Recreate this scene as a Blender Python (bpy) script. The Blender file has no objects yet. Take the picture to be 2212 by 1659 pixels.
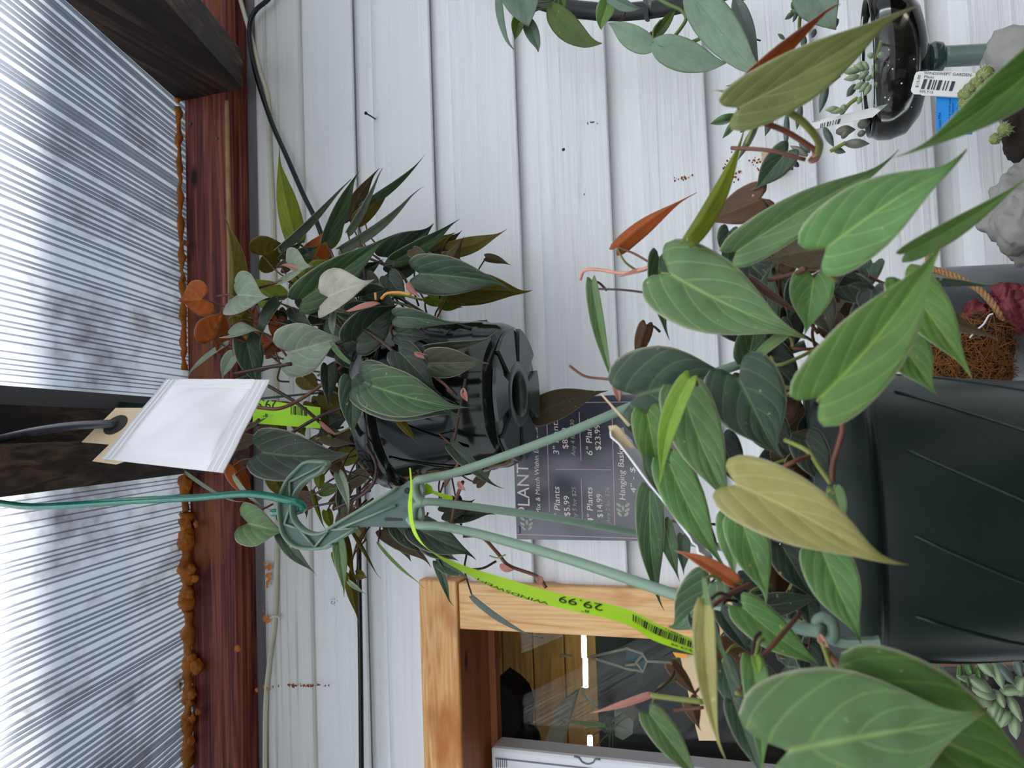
import bpy, bmesh, math, random
from mathutils import Vector, Matrix, noise
rng = random.Random(7)
scene = bpy.context.scene
COL = scene.collection
W_IMG, H_IMG, F_PX = 2212.0, 1659.0, 1726.0

# ------------------------------------------------------------------ camera
def basis(yaw, pitch, roll):
    d = Vector((math.sin(yaw)*math.cos(pitch), math.cos(yaw)*math.cos(pitch), math.sin(pitch)))
    r = d.cross(Vector((0, 0, 1))).normalized(); u = r.cross(d)
    return d, r*math.cos(roll)+u*math.sin(roll), u*math.cos(roll)-r*math.sin(roll)
CAM = Vector((0, -1.2, 1.6))
VD, VR, VU = basis(math.radians(3.39), math.radians(19.33), math.radians(-3.18))
cd = bpy.data.cameras.new('camera'); cam = bpy.data.objects.new('camera', cd); COL.objects.link(cam)
cd.sensor_fit = 'HORIZONTAL'; cd.sensor_width = 36.0; cd.lens = 36.0*F_PX/W_IMG; cd.clip_start = 0.02
cam.matrix_world = Matrix(((-VU.x, VR.x, -VD.x, CAM.x), (-VU.y, VR.y, -VD.y, CAM.y), (-VU.z, VR.z, -VD.z, CAM.z), (0, 0, 0, 1)))
cd.dof.use_dof = True; cd.dof.focus_distance = 0.93; cd.dof.aperture_fstop = 14.0
scene.camera = cam

def ray(px, py):
    return VD + VR*((829.5-py)/F_PX) + VU*((1106-px)/F_PX)
def P(px, py, y):            # point seen at a pixel, standing at depth y
    q = ray(px, py); return CAM + q*((y-CAM.y)/q.y)
def on_slope(px, py, z0, y0, sl):
    q = ray(px, py); t = math.tan(sl)
    return CAM + q*((z0+(CAM.y-y0)*t-CAM.z)/(q.z-q.y*t))
def depth(p): return (p-CAM).dot(VD)

# ------------------------------------------------------------------ world, light, exposure
world = bpy.data.worlds.new('overcast_sky'); scene.world = world; world.use_nodes = True
wn = world.node_tree.nodes; wl = world.node_tree.links
bgn = wn.get('Background') or wn.new('ShaderNodeBackground')
bgn.inputs[0].default_value = (0.90, 0.955, 1.0, 1); bgn.inputs[1].default_value = 0.8
sd = bpy.data.lights.new('veiled_sun', 'SUN'); sun = bpy.data.objects.new('veiled_sun', sd); COL.objects.link(sun)
sd.energy = 38.0; sd.angle = math.radians(12); sd.color = (1, 0.98, 0.95)
sun.rotation_euler = (math.radians(-38), math.radians(6), 0)
vs = scene.view_settings
vs.view_transform = 'Standard'; vs.look = 'None'; vs.exposure = 0.62; vs.gamma = 1.0; vs.use_curve_mapping = False

# ------------------------------------------------------------------ helpers
def S(r, g=None, b=None):
    if g is None: r, g, b = r
    f = lambda c: (c/255/12.92) if c <= 10 else ((c/255+0.055)/1.055)**2.4
    return (f(r), f(g), f(b), 1)
def newmat(name):
    m = bpy.data.materials.new(name); m.use_nodes = True
    nt = m.node_tree; b = nt.nodes.get('Principled BSDF')
    return m, nt, b
def plain(name, rgb, rough=0.5, spec=0.5, metal=0.0, trans=0.0, alpha=1, emit=0, ior=1.45, coat=0, var=0.0, vscale=30, bump=0.0, sheen=0):
    m, nt, b = newmat(name)
    c = S(rgb)
    b.inputs['Base Color'].default_value = c; b.inputs['Roughness'].default_value = rough
    b.inputs['Specular IOR Level'].default_value = spec; b.inputs['Metallic'].default_value = metal
    b.inputs['Transmission Weight'].default_value = trans; b.inputs['Alpha'].default_value = alpha
    b.inputs['IOR'].default_value = ior; b.inputs['Coat Weight'].default_value = coat
    b.inputs['Sheen Weight'].default_value = sheen
    if emit:
        b.inputs['Emission Color'].default_value = c; b.inputs['Emission Strength'].default_value = emit
    if var or bump:
        tc = nt.nodes.new('ShaderNodeTexCoord'); no = nt.nodes.new('ShaderNodeTexNoise')
        no.inputs['Scale'].default_value = vscale; no.inputs['Detail'].default_value = 5
        nt.links.new(tc.outputs['Object'], no.inputs['Vector'])
        if var:
            mx = nt.nodes.new('ShaderNodeMix'); mx.data_type = 'RGBA'
            mx.inputs[6].default_value = tuple(min(1, v*(1-var)) for v in c[:3])+(1,)
            mx.inputs[7].default_value = tuple(min(1, v*(1+var)) for v in c[:3])+(1,)
            nt.links.new(no.outputs[0], mx.inputs[0]); nt.links.new(mx.outputs[2], b.inputs['Base Color'])
        if bump:
            bp = nt.nodes.new('ShaderNodeBump'); bp.inputs['Strength'].default_value = bump; bp.inputs['Distance'].default_value = 0.002
            nt.links.new(no.outputs[0], bp.inputs['Height']); nt.links.new(bp.outputs[0], b.inputs['Normal'])
    return m
def grain(name, stops, scale, rough=0.6, bump=0.3, detail=6, patch=None, distort=0.0, dist=0.002, spec=0.4, knots=None):
    """wood or brushed paint: noise stretched along the piece -> colour ramp, plus relief"""
    m, nt, b = newmat(name); N = nt.nodes.new; L = nt.links.new
    tc = N('ShaderNodeTexCoord'); mp = N('ShaderNodeMapping'); mp.inputs['Scale'].default_value = scale
    L(tc.outputs['Object'], mp.inputs['Vector'])
    no = N('ShaderNodeTexNoise'); no.inputs['Scale'].default_value = 1.0; no.inputs['Detail'].default_value = detail
    no.inputs['Distortion'].default_value = distort; L(mp.outputs[0], no.inputs['Vector'])
    rp = N('ShaderNodeValToRGB'); L(no.outputs[0], rp.inputs[0])
    els = rp.color_ramp.elements
    while len(els) < len(stops): els.new(0.5)
    for e, (p, c) in zip(els, stops): e.position = p; e.color = S(c)
    out = rp.outputs[0]
    if patch:
        pc, pscale, lo, hi = patch
        n2 = N('ShaderNodeTexNoise'); n2.inputs['Scale'].default_value = 1; n2.inputs['Detail'].default_value = 3
        m2 = N('ShaderNodeMapping'); m2.inputs['Scale'].default_value = pscale
        L(tc.outputs['Object'], m2.inputs['Vector']); L(m2.outputs[0], n2.inputs['Vector'])
        r2 = N('ShaderNodeMapRange'); r2.inputs[1].default_value = lo; r2.inputs[2].default_value = hi
        L(n2.outputs[0], r2.inputs[0])
        mx = N('ShaderNodeMix'); mx.data_type = 'RGBA'; mx.inputs[7].default_value = S(pc)
        L(r2.outputs[0], mx.inputs[0]); L(out, mx.inputs[6]); out = mx.outputs[2]
    if knots:
        kc, ks, kr = knots
        vo = N('ShaderNodeTexVoronoi'); vo.inputs['Scale'].default_value = 1
        m3 = N('ShaderNodeMapping'); m3.inputs['Scale'].default_value = ks
        L(tc.outputs['Object'], m3.inputs['Vector']); L(m3.outputs[0], vo.inputs['Vector'])
        r3 = N('ShaderNodeMapRange'); r3.inputs[1].default_value = kr; r3.inputs[2].default_value = kr*0.4
        L(vo.outputs['Distance'], r3.inputs[0])
        mx = N('ShaderNodeMix'); mx.data_type = 'RGBA'; mx.inputs[7].default_value = S(kc)
        L(r3.outputs[0], mx.inputs[0]); L(out, mx.inputs[6]); out = mx.outputs[2]
    L(out, b.inputs['Base Color'])
    b.inputs['Roughness'].default_value = rough; b.inputs['Specular IOR Level'].default_value = spec
    bp = N('ShaderNodeBump'); bp.inputs['Strength'].default_value = bump; bp.inputs['Distance'].default_value = dist
    L(no.outputs[0], bp.inputs['Height']); L(bp.outputs[0], b.inputs['Normal'])
    return m

def link(o, parent=None):
    COL.objects.link(o)
    if parent is not None:
        o.parent = parent
        if parent.type == 'EMPTY': o.matrix_parent_inverse = Matrix.Translation(-parent.location)
    return o
def mesh(name, verts, faces, mat, parent=None, smooth=False, mats=None, mi=None):
    me = bpy.data.meshes.new(name); me.from_pydata([tuple(v) for v in verts], [], faces)
    for m in (mats or [mat]): me.materials.append(m)
    if mi: me.polygons.foreach_set('material_index', mi)
    if smooth: me.polygons.foreach_set('use_smooth', [True]*len(me.polygons))
    me.update()
    return link(bpy.data.objects.new(name, me), parent)
def thing(name, label, cat, loc=(0, 0, 0), group=None, kind=None):
    o = bpy.data.objects.new(name, None); o.location = loc; COL.objects.link(o); o.empty_display_size = 0.02
    return tag(o, label, cat, group, kind)
def tag(o, label, cat=None, group=None, kind=None):
    o['label'] = label
    if cat: o['category'] = cat
    if group: o['group'] = group
    if kind: o['kind'] = kind
    return o
def box_vf(x0, x1, y0, y1, z0, z1, bev=0.0):
    bm = bmesh.new(); bmesh.ops.create_cube(bm, size=1.0)
    for v in bm.verts:
        v.co = Vector((x0+(v.co.x+.5)*(x1-x0), y0+(v.co.y+.5)*(y1-y0), z0+(v.co.z+.5)*(z1-z0)))
    if bev: bmesh.ops.bevel(bm, geom=list(bm.edges), offset=bev, segments=2, affect='EDGES', profile=0.5)
    bm.verts.index_update()
    r = [v.co.copy() for v in bm.verts], [[v.index for v in f.verts] for f in bm.faces]
    bm.free(); return r
def box(name, x0, x1, y0, y1, z0, z1, mat, parent=None, bev=0.0):
    v, f = box_vf(x0, x1, y0, y1, z0, z1, bev); return mesh(name, v, f, mat, parent)
def spline(pts, n=8):
    pts = [Vector(p) for p in pts]
    if len(pts) < 3:
        return [pts[0].lerp(pts[-1], i/n) for i in range(n+1)]
    out = []
    ext = [pts[0]*2-pts[1]]+pts+[pts[-1]*2-pts[-2]]
    for i in range(1, len(ext)-2):
        a, b, c, d = ext[i-1:i+3]
        for k in range(n):
            t = k/n
            out.append(0.5*((2*b)+(c-a)*t+(2*a-5*b+4*c-d)*t*t+(3*b-a-3*c+d)*t**3))
    out.append(pts[-1]); return out
def tube_vf(path, r, seg=8, flat=1.0, closed=False):
    verts, faces = [], []; n = len(path); up = None
    for i, p in enumerate(path):
        if closed: t = path[(i+1) % n]-path[i-1]
        else: t = path[min(i+1, n-1)]-path[max(i-1, 0)]
        t = t.normalized() if t.length > 1e-9 else Vector((0, 0, 1))
        if up is None:
            up = Vector((0, 1, 0)) if abs(t.y) < .9 else Vector((1, 0, 0))
        up = (up-t*up.dot(t)).normalized(); s = t.cross(up)
        rr = r(i/max(1, n-1)) if callable(r) else r
        for k in range(seg):
            a = 2*math.pi*k/seg
            verts.append(p+up*(math.cos(a)*rr)+s*(math.sin(a)*rr*flat))
    for i in range(n if closed else n-1):
        for k in range(seg):
            j = (i+1) % n
            faces.append((i*seg+k, i*seg+(k+1) % seg, j*seg+(k+1) % seg, j*seg+k))
    if not closed:
        faces.append(tuple(range(seg-1, -1, -1))); faces.append(tuple((n-1)*seg+k for k in range(seg)))
    return verts, faces
def tube(name, pts, r, mat, parent=None, seg=8, n=8, flat=1.0, closed=False, raw=False):
    v, f = tube_vf([Vector(p) for p in pts] if raw else spline(pts, n), r, seg, flat, closed)
    return mesh(name, v, f, mat, parent, smooth=True)
def lathe_vf(c, prof, seg=48, axis=None):
    c = Vector(c); v, f = [], []; n = len(prof)
    az = Vector(axis).normalized() if axis else Vector((0, 0, 1))
    ax = az.orthogonal().normalized() if axis else Vector((1, 0, 0)); ay = az.cross(ax)
    for k in range(seg):
        a = 2*math.pi*k/seg
        for r, z in prof: v.append(c+ax*(r*math.cos(a))+ay*(r*math.sin(a))+az*z)
    for k in range(seg):
        for i in range(n-1):
            a, b = k*n+i, ((k+1) % seg)*n+i
            f.append((a, b, b+1, a+1))
    return v, f
def lathe(name, c, prof, mat, parent=None, seg=48, smooth=True, axis=None):
    v, f = lathe_vf(c, prof, seg, axis); o = mesh(name, v, f, mat, parent, smooth)
    return o
def slab_vf(poly, th):       # poly: list of Vector (front outline, seen from camera) extruded away from it
    n = len(poly); c = Vector((0, 0, 0))
    for p in poly: c += p/n
    nn = Vector((0, 0, 0))
    for i in range(n): nn += (poly[i]-c).cross(poly[(i+1) % n]-c)
    nn.normalize()
    if nn.dot(CAM-c) < 0: nn = -nn
    v = list(poly)+[p-nn*th for p in poly]
    f = [tuple(range(n)), tuple(range(2*n-1, n-1, -1))]+[(i, i+n, (i+1) % n+n, (i+1) % n) for i in range(n)]
    return v, f
def slab(name, poly, th, mat, parent=None):
    v, f = slab_vf([Vector(p) for p in poly], th); return mesh(name, v, f, mat, parent)
def merge(parts):
    V, Fc = [], []
    for v, f in parts:
        o = len(V); V += list(v); Fc += [tuple(i+o for i in q) for q in f]
    return V, Fc
def ico_vf(c, r, sub=2, jit=0.0, scl=(1, 1, 1)):
    bm = bmesh.new(); bmesh.ops.create_icosphere(bm, subdivisions=sub, radius=1.0); bm.verts.index_update()
    v = []
    for q in bm.verts:
        k = 1+jit*(noise.noise(Vector(c)*40+q.co*1.7)+(.35*noise.noise(q.co*5.0)+.2*noise.noise(q.co*13.0) if sub > 3 else 0))
        v.append(Vector(c)+Vector((q.co.x*scl[0], q.co.y*scl[1], q.co.z*scl[2]))*(r*k))
    f = [tuple(x.index for x in p.verts) for p in bm.faces]; bm.free(); return v, f
def fat_leaf_vf(b, t, w, seg=8, rings=7, flat=0.5, nrm=None):   # succulent finger: spindle from b to t
    b, t = Vector(b), Vector(t); prof = [0.35, .7, .92, 1, .95, .75, .42, 0.06][:rings+1]
    path = [b.lerp(t, i/rings) for i in range(rings+1)]
    return tube_vf(path, lambda u: w*.5*prof[min(rings, int(round(u*rings)))], seg, flat)

# lettering: built from the default font, kept as point data
_fc = {}
def glyphs(body):
    if body in _fc: return _fc[body]
    cu = bpy.data.curves.new('lettering', 'FONT'); cu.body = body; cu.size = 1.0; cu.resolution_u = 3
    o = bpy.data.objects.new('lettering', cu); COL.objects.link(o)
    dg = bpy.context.evaluated_depsgraph_get()
    me = bpy.data.meshes.new_from_object(o.evaluated_get(dg))
    v = [x.co.copy() for x in me.vertices]; f = [tuple(p.vertices) for p in me.polygons]
    bpy.data.objects.remove(o); bpy.data.curves.remove(cu); bpy.data.meshes.remove(me)
    x0 = min(q.x for q in v); x1 = max(q.x for q in v)
    v = [Vector(((q.x-x0)/(x1-x0), q.y/0.7, 0)) for q in v]   # x 0..1 over the line, y 1 = cap height
    _fc[body] = (v, f); return _fc[body]
STRINGS = ['PLANT PRICES', 'Mix & Match Within Each Size', '2" Plants', '$5.99', 'Any 5 for $25', '3" Plants', '$8.99', 'Any 4 for $30', '4" Plants',
           '$14.99', 'Any 2 for $26', '6" Plants', '$23.99', 'Hanging Baskets', '4" - $', '29.99', '8"', 'WINDSWEPT', '038971', '$29.99',
           'MAX WT 20 LBS', 'WINDSWEPT GARDEN', 'Plant', '$15.00', 'RPLT15', 'Cactus Mix', 'use as small cacti', 'for a maintenance', 'options', '20', '161']
for _s in STRINGS: glyphs(_s)
def letters(name, body, fn, mat, parent, slant=0.0, fat=0):
    """fn(a, b) -> world point; a runs 0..1 along the line, b is 0 at the baseline and 1 at cap height"""
    v, f = glyphs(body)
    V = [fn(q.x+slant*q.y, q.y) for q in v]
    return mesh(name, V, f, mat, parent)
def bars(name, fn, n, mat, parent, seed=1):
    r = random.Random(seed); V, Fc = [], []; x = 0.0
    while x < 1:
        w = r.choice((.5, .5, 1, 1.5))/n
        a = [fn(x, 0), fn(x+w, 0), fn(x+w, 1), fn(x, 1)]; o = len(V); V += a; Fc.append((o, o+1, o+2, o+3))
        x += w+r.choice((.5, .8, 1.2))/n
    return mesh(name, V, Fc, mat, parent)

# ------------------------------------------------------------------ materials of the place
paint = grain('white_paint', [(0.15, (214, 217, 220)), (0.35, (230, 232, 234)), (1.0, (238, 240, 241))], (3.5, 90, 90), rough=.62, bump=.8, dist=.0035, distort=.6, patch=((205, 206, 206), (2, 3, 3), .62, .85))
paint_old = grain('cracked_white_paint', [(0.0, (122, 120, 112)), (0.33, (196, 196, 190)), (0.42, (222, 222, 218)), (1.0, (232, 232, 228))], (2.2, 110, 150), rough=.65, bump=.8, distort=.3)
grey_wood = grain('weathered_grey_wood', [(0.0, (70, 70, 74)), (0.5, (122, 122, 126)), (1.0, (158, 158, 160))], (5, 60, 60), rough=.85, bump=.6)
red_wood = grain('red_stained_wood', [(0.22, (48, 20, 20)), (0.38, (104, 46, 42)), (0.52, (146, 74, 64)), (0.75, (192, 124, 92))], (3.0, 80, 95), rough=.55, bump=.35, distort=1.2, patch=((176, 104, 50), (4, 9, 14), .58, .72), knots=((40, 20, 22), (6, 14, 17), .17))
dark_wood = grain('dark_rafter_wood', [(0.25, (20, 15, 14)), (0.45, (58, 44, 38)), (0.62, (96, 76, 62)), (0.8, (150, 124, 102))], (90, 3.0, 60), rough=.7, bump=.4, distort=1.0, patch=((34, 26, 30), (10, 3, 8), .5, .7))
pale_pine = grain('varnished_pine_level', [(0.25, (184, 122, 62)), (0.4, (212, 154, 90)), (0.55, (226, 176, 112)), (0.8, (240, 204, 148))], (4.5, 80, 75), rough=.42, bump=.15, distort=2.2, patch=((186, 112, 48), (6, 14, 16), .55, .70), knots=((92, 58, 34), (5, 12, 16), .12))
pale_pine_v = grain('varnished_pine_upright', [(0.25, (188, 128, 70)), (0.4, (216, 162, 100)), (0.55, (230, 184, 124)), (0.8, (242, 210, 156))], (80, 80, 4.5), rough=.42, bump=.15, distort=1.8, patch=((190, 116, 56), (20, 14, 8), .62, .8))
jamb_wood = grain('brown_jamb_wood', [(0.0, (104, 58, 34)), (0.5, (158, 94, 58)), (1.0, (186, 122, 78))], (4, 70, 70), rough=.5, bump=.2, knots=((58, 34, 24), (7, 20, 20), .16))
panel_wood = grain('panelling_wood', [(0.0, (92, 56, 22)), (0.5, (158, 104, 50)), (1.0, (196, 140, 72))], (5, 30, 55), rough=.5, bump=.2, distort=1.0)
foam_m = plain('orange_foam', (204, 122, 40), rough=.55, var=.45, vscale=45, bump=.5)
foam_dark = plain('cured_brown_foam', (176, 92, 34), rough=.5, var=.4, vscale=60, bump=.5)
black_rubber = plain('black_cable_sheath', (14, 16, 20), rough=.35)
cream_pvc = plain('cream_cable_sheath', (206, 204, 186), rough=.5, var=.12, vscale=50)
galv = plain('grey_channel_metal', (104, 106, 110), rough=.5, metal=.2, var=.3, vscale=300)
rust = plain('rust_mark', (132, 70, 40), rough=.9, var=.4, vscale=200)
dark_hole = plain('nail_dark', (40, 40, 44), rough=.4, metal=.6)
eave_m = grain('eave_grey_boards', [(0.0, (128, 138, 156)), (1.0, (176, 186, 202))], (3, 12, 12), rough=.9, bump=.1)
flash_m = plain('roof_flashing', (190, 192, 190), rough=.7, var=.2, vscale=14)
floor_m = plain('concrete_floor_mat', (54, 50, 46), rough=.9, var=.2, vscale=8)

def polycarb():
    m = bpy.data.materials.new('dirty_polycarbonate'); m.use_nodes = True; nt = m.node_tree; N = nt.nodes.new; L = nt.links.new
    for n in list(nt.nodes): nt.nodes.remove(n)
    out = N('ShaderNodeOutputMaterial'); tc = N('ShaderNodeTexCoord')
    mp = N('ShaderNodeMapping'); mp.inputs['Scale'].default_value = (9, 5, 5); L(tc.outputs['Object'], mp.inputs['Vector'])
    no = N('ShaderNodeTexNoise'); no.inputs['Scale'].default_value = 1; no.inputs['Detail'].default_value = 7; no.inputs['Roughness'].default_value = .65; L(mp.outputs[0], no.inputs['Vector'])
    rp = N('ShaderNodeValToRGB'); e = rp.color_ramp.elements
    e[0].position = .28; e[0].color = S(112, 102, 100); e[1].position = .5; e[1].color = S(226, 230, 236); L(no.outputs[0], rp.inputs[0])
    tr = N('ShaderNodeBsdfTransparent'); L(rp.outputs[0], tr.inputs[0])
    tl = N('ShaderNodeBsdfTranslucent'); L(rp.outputs[0], tl.inputs[0])
    df = N('ShaderNodeBsdfDiffuse'); df.inputs[0].default_value = S(196, 202, 210)
    gl = N('ShaderNodeBsdfGlossy'); gl.inputs[1].default_value = .25
    m1 = N('ShaderNodeMixShader'); m1.inputs[0].default_value = .56; L(tr.outputs[0], m1.inputs[1]); L(tl.outputs[0], m1.inputs[2])
    m2 = N('ShaderNodeMixShader'); m2.inputs[0].default_value = .26; L(m1.outputs[0], m2.inputs[1]); L(df.outputs[0], m2.inputs[2])
    m3 = N('ShaderNodeMixShader'); m3.inputs[0].default_value = .05; L(m2.outputs[0], m3.inputs[1]); L(gl.outputs[0], m3.inputs[2])
    L(m3.outputs[0], out.inputs[0]); return m
poly_m = polycarb()
def rib_mat():
    m = bpy.data.materials.new('polycarbonate_web'); m.use_nodes = True; nt = m.node_tree; N = nt.nodes.new; L = nt.links.new
    for n in list(nt.nodes): nt.nodes.remove(n)
    out = N('ShaderNodeOutputMaterial'); tr = N('ShaderNodeBsdfTransparent'); tr.inputs[0].default_value = S(205, 208, 214)
    df = N('ShaderNodeBsdfTranslucent'); df.inputs[0].default_value = S(190, 194, 202)
    g = N('ShaderNodeBsdfGlossy'); g.inputs[1].default_value = .2
    mx = N('ShaderNodeMixShader'); mx.inputs[0].default_value = .40; L(tr.outputs[0], mx.inputs[1]); L(df.outputs[0], mx.inputs[2])
    m2 = N('ShaderNodeMixShader'); m2.inputs[0].default_value = .12; L(mx.outputs[0], m2.inputs[1]); L(g.outputs[0], m2.inputs[2])
    L(m2.outputs[0], out.inputs[0]); return m
rib_m = rib_mat()

# ------------------------------------------------------------------ setting: floor, wall, roof
XL, XR = -1.6, 1.9
fl = box('floor', -3, 3, -4, 0.2, -0.1, 0.0, floor_m); tag(fl, 'unseen grey concrete floor of the lean-to, added to cut light from below', kind='structure')  # out of view, put in so light from below stays weak
WIN_X, WIN_Z = -0.27, 2.145     # mid lines of the window casing
wall = mesh('wall_back', *merge([box_vf(WIN_X, XR, 0.006, 0.10, 0.0, 3.05), box_vf(XL, WIN_X, 0.006, 0.10, WIN_Z, 3.05), box_vf(XL, WIN_X, 0.006, 0.10, 0.0, 0.9)]), paint)
tag(wall, 'white painted wall of horizontal drop siding boards', kind='structure')
PITCH = 0.1468; ZLAP = 2.139      # bottom edges of boards
def board(x0, x1, zb, top=PITCH):
    h = PITCH; pr = [(0.004, 0.012), (-0.0120, 0.012), (-0.0130, 0.0), (-0.0172, 0.0), (-0.0185, 0.0015), (-0.0185, .66*h), (-.0160, .70*h), (-.0105, .755*h), (-.0055, .785*h), (-0.0025, .80*h), (-0.0025, top), (0.004, top)]
    nx = 24; V = []; Fc = []
    ph = rng.random()*9
    for i in range(nx+1):
        x = x0+(x1-x0)*i/nx; wob = 0.0010*noise.noise(Vector((x*3, zb*7+ph, 0)))
        for k, (y, z) in enumerate(pr): V.append((x, y+wob*.6, zb+z+(wob*1.3 if k < 5 else 0)))
    n = len(pr)
    for i in range(nx):
        for k in range(n-1): Fc.append((i*n+k, i*n+k+1, (i+1)*n+k+1, (i+1)*n+k))
    Fc.append(tuple(range(n-1, -1, -1))); Fc.append(tuple(nx*n+k for k in range(n)))
    return mesh('siding_board', V, Fc, paint, wall)
for k in range(-7, 2):
    zb = ZLAP+k*PITCH; full = zb >= ZLAP-.001
    top = PITCH+.004 if k < 1 else .10
    board(XL if full else WIN_X, XR, zb, top-.001)
# frieze board, its edge, and the weathered strip above
fz = box('trim_1', XL, XR, -0.030, 0.006, 2.385, 2.478, paint_old, None, .006); tag(fz, 'cracked white frieze board above the siding', kind='structure')
gs = box('trim_2', XL, XR, -0.012, 0.006, 2.478, 2.62, grey_wood); tag(gs, 'weathered grey wood strip under the red beam', kind='structure')

SL = math.radians(17.1); ZR = 2.613; YB = -0.068; TAN = math.tan(SL)
def zroof(y): return ZR+(y-YB)*TAN
Y_END = -2.5
def sheet(x0, x1, h0, h1, y0=-0.02, y1=Y_END):
    v = [Vector((x, y, zroof(y)+h)) for x in (x0, x1) for y in (y0, y1) for h in (h0, h1)]
    return v, [(0, 1, 3, 2), (4, 6, 7, 5), (0, 4, 5, 1), (2, 3, 7, 6), (0, 2, 6, 4), (1, 5, 7, 3)]
roofs = thing('ceiling', 'ribbed translucent polycarbonate lean-to roof', None, (0, -1.2, zroof(-1.2)), kind='structure')
def roof_panel(x0, x1):
    v, f = [Vector((x, y, zroof(y)+.006)) for x in (x0, x1) for y in (-.01, Y_END)], [(0, 1, 3, 2)]
    p = mesh('roof_panel', v, f, poly_m, roofs)
    parts = []; x = x0+.004
    while x < x1-.004:
        parts.append(sheet(x, x+.0011, -.001, .006)); x += rng.choice((.0062, .0088, .0088, .0125))
    V, Fc = merge(parts); r = mesh('panel_web', V, Fc, rib_m, p); r['kind'] = 'stuff'
for a, b in ((-2.0, -1.22), (-1.22, -.59), (-.59, .055), (.055, .66), (.66, 1.3), (1.3, 2.1)): roof_panel(a, b)
# rafters
def rafter(x0, x1, h, label, extra=None):
    t = thing('roof_rafter', label, 'rafter', ((x0+x1)/2, -1.0, zroof(-1.0)-h))
    v, f = sheet(x0, x1, -h, -.002, YB-.001, Y_END); mesh('timber', v, f, dark_wood, t)
    return t
rafter(.607, .672, .14, 'dark rafter at the right end of the red beam')
r2 = rafter(-.046, .003, .14, 'dark rafter crossing behind the white paper sachet')
v, f = sheet(.003, .046, -.05, -.002, YB-.001, Y_END); mesh('sister_board', v, f, dark_wood, r2)
rafter(-.70, -.652, .14, 'dark rafter to the left, above the window')
v, f = sheet(.046, .071, -.012, .004, -.06, Y_END); mesh('joint_channel', v, f, galv, roofs)
# what stands above the roof: flashing and the house eave
fo = box('trim_3', XL, XR, -.03, .006, zroof(0)+.012, 2.765, flash_m); tag(fo, 'pale flashing board on the house wall just above the roof', kind='structure')
ev = box('trim_4', XL-.4, XR+.4, -.02, 0.3, 3.05, 3.13, eave_m); tag(ev, 'grey house eave seen through the roof panels', kind='structure')
uw = box('trim_5', XL, XR, -.008, .006, 2.765, 3.05, eave_m); tag(uw, 'grey house wall cladding above the lean-to roof', kind='structure')
for sx_ in (-2.5, 2.5):  # unseen low walls added to block light from both sides
    ew = box('wall_end_blocker', sx_-.05, sx_+.05, -2.5, 0, 0, 1.2, floor_m); tag(ew, 'unseen end wall of the lean-to, added to block low light, '+('left' if sx_ < 0 else 'right')+' side', kind='structure')
kn = box('wall_front_blocker', -3, 3, -2.62, -2.5, 0, 1.0, floor_m); tag(kn, 'unseen knee wall opposite the white wall, added to block low light', kind='structure')  # unseen low wall added to block light coming in from the front

# red beam along the top of the wall
bm_ = thing('wall_beam', 'red-stained wooden beam along the top of the wall', 'beam', (0, -.03, 2.507))
box('timber', XL, XR, YB, -.013, 2.507, 2.600, red_wood, bm_, .002)
box('worn_edge', .22, .592, YB-.0012, YB+.004, 2.5062, 2.5125, plain('bare_wood_edge', (190, 150, 104), rough=.7, var=.4, vscale=60), bm_, .001)
for px, py in ((411, 268), (468, 299)):
    c = P(px, py, YB-.001); mesh('nail_head', *lathe_vf(c, [(0, -.0012), (.0026, -.0012), (.0032, 0)], 12, (0, 1, 0)), galv, bm_)

# expanding foam beads between beam and roof
def foam(name, y0px, y1px, x0, x1, rad, label, seed, lumps=()):
    t = thing(name, label, 'foam', P((x0+x1)/2, (y0px+y1px)/2, YB-.01))
    r = random.Random(seed); n = int(abs(y1px-y0px)/9)
    pts = [P(x0+(x1-x0)*i/n+r.uniform(-2, 2), y0px+(y1px-y0px)*i/n, YB-.006) for i in range(n+1)]
    V, Fc = tube_vf(pts, lambda u: rad*(.75+.5*abs(noise.noise(Vector((u*n*.35, seed, 0))))+.25*math.sin(u*n*.9+seed)), 12)
    V = [v+Vector((noise.noise(v*160), noise.noise(v*160+Vector((7, 0, 0))), noise.noise(v*160+Vector((0, 9, 0)))))*rad*.35 for v in V]
    mesh('foam_bead', V, Fc, foam_m, t, smooth=True)
    for px, py, rr in lumps:
        mesh('foam_lump', *ico_vf(P(px, py, YB-.012), rr, 3, .5, (1, .8, .8)), foam_dark if rr < .006 else foam_m, t, smooth=True)
foam('expanding_foam', 232, 800, 385, 398, .0058, 'thin orange foam bead between beam and roof, right of the sachet', 1, ((398, 525, .004), (405, 527, .0045), (394, 604, .003), (384, 215, .006)))
foam('expanding_foam', 1030, 1105, 397, 402, .0085, 'short orange foam bulge at the rafter behind the green wire', 5, ((402, 1040, .014),))
foam('expanding_foam', 1108, 1320, 402, 405, .0135, 'thick lumpy orange foam bead above the window end', 2, ((400, 1130, .013), (424, 1132, .006), (404, 1165, .012), (414, 1230, .009), (422, 1250, .007), (408, 1280, .011)))
foam('expanding_foam', 1322, 1660, 408, 404, .0105, 'knotted orange foam bead at the far left of the beam', 3, ((425, 1440, .013), (415, 1425, .010), (414, 1500, .009), (386, 1480, .006), (410, 1520, .008), (428, 1537, .006), (405, 1560, .009), (416, 1552, .007), (412, 1600, .008)))
cr = thing('foam_crumb', 'orange foam crumb stuck on the red beam edge', 'foam', P(512, 1402, YB))
mesh('foam_lump', *ico_vf(P(513, 1401, YB-.002), .006, 2, .6), foam_m, cr, True)

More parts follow.
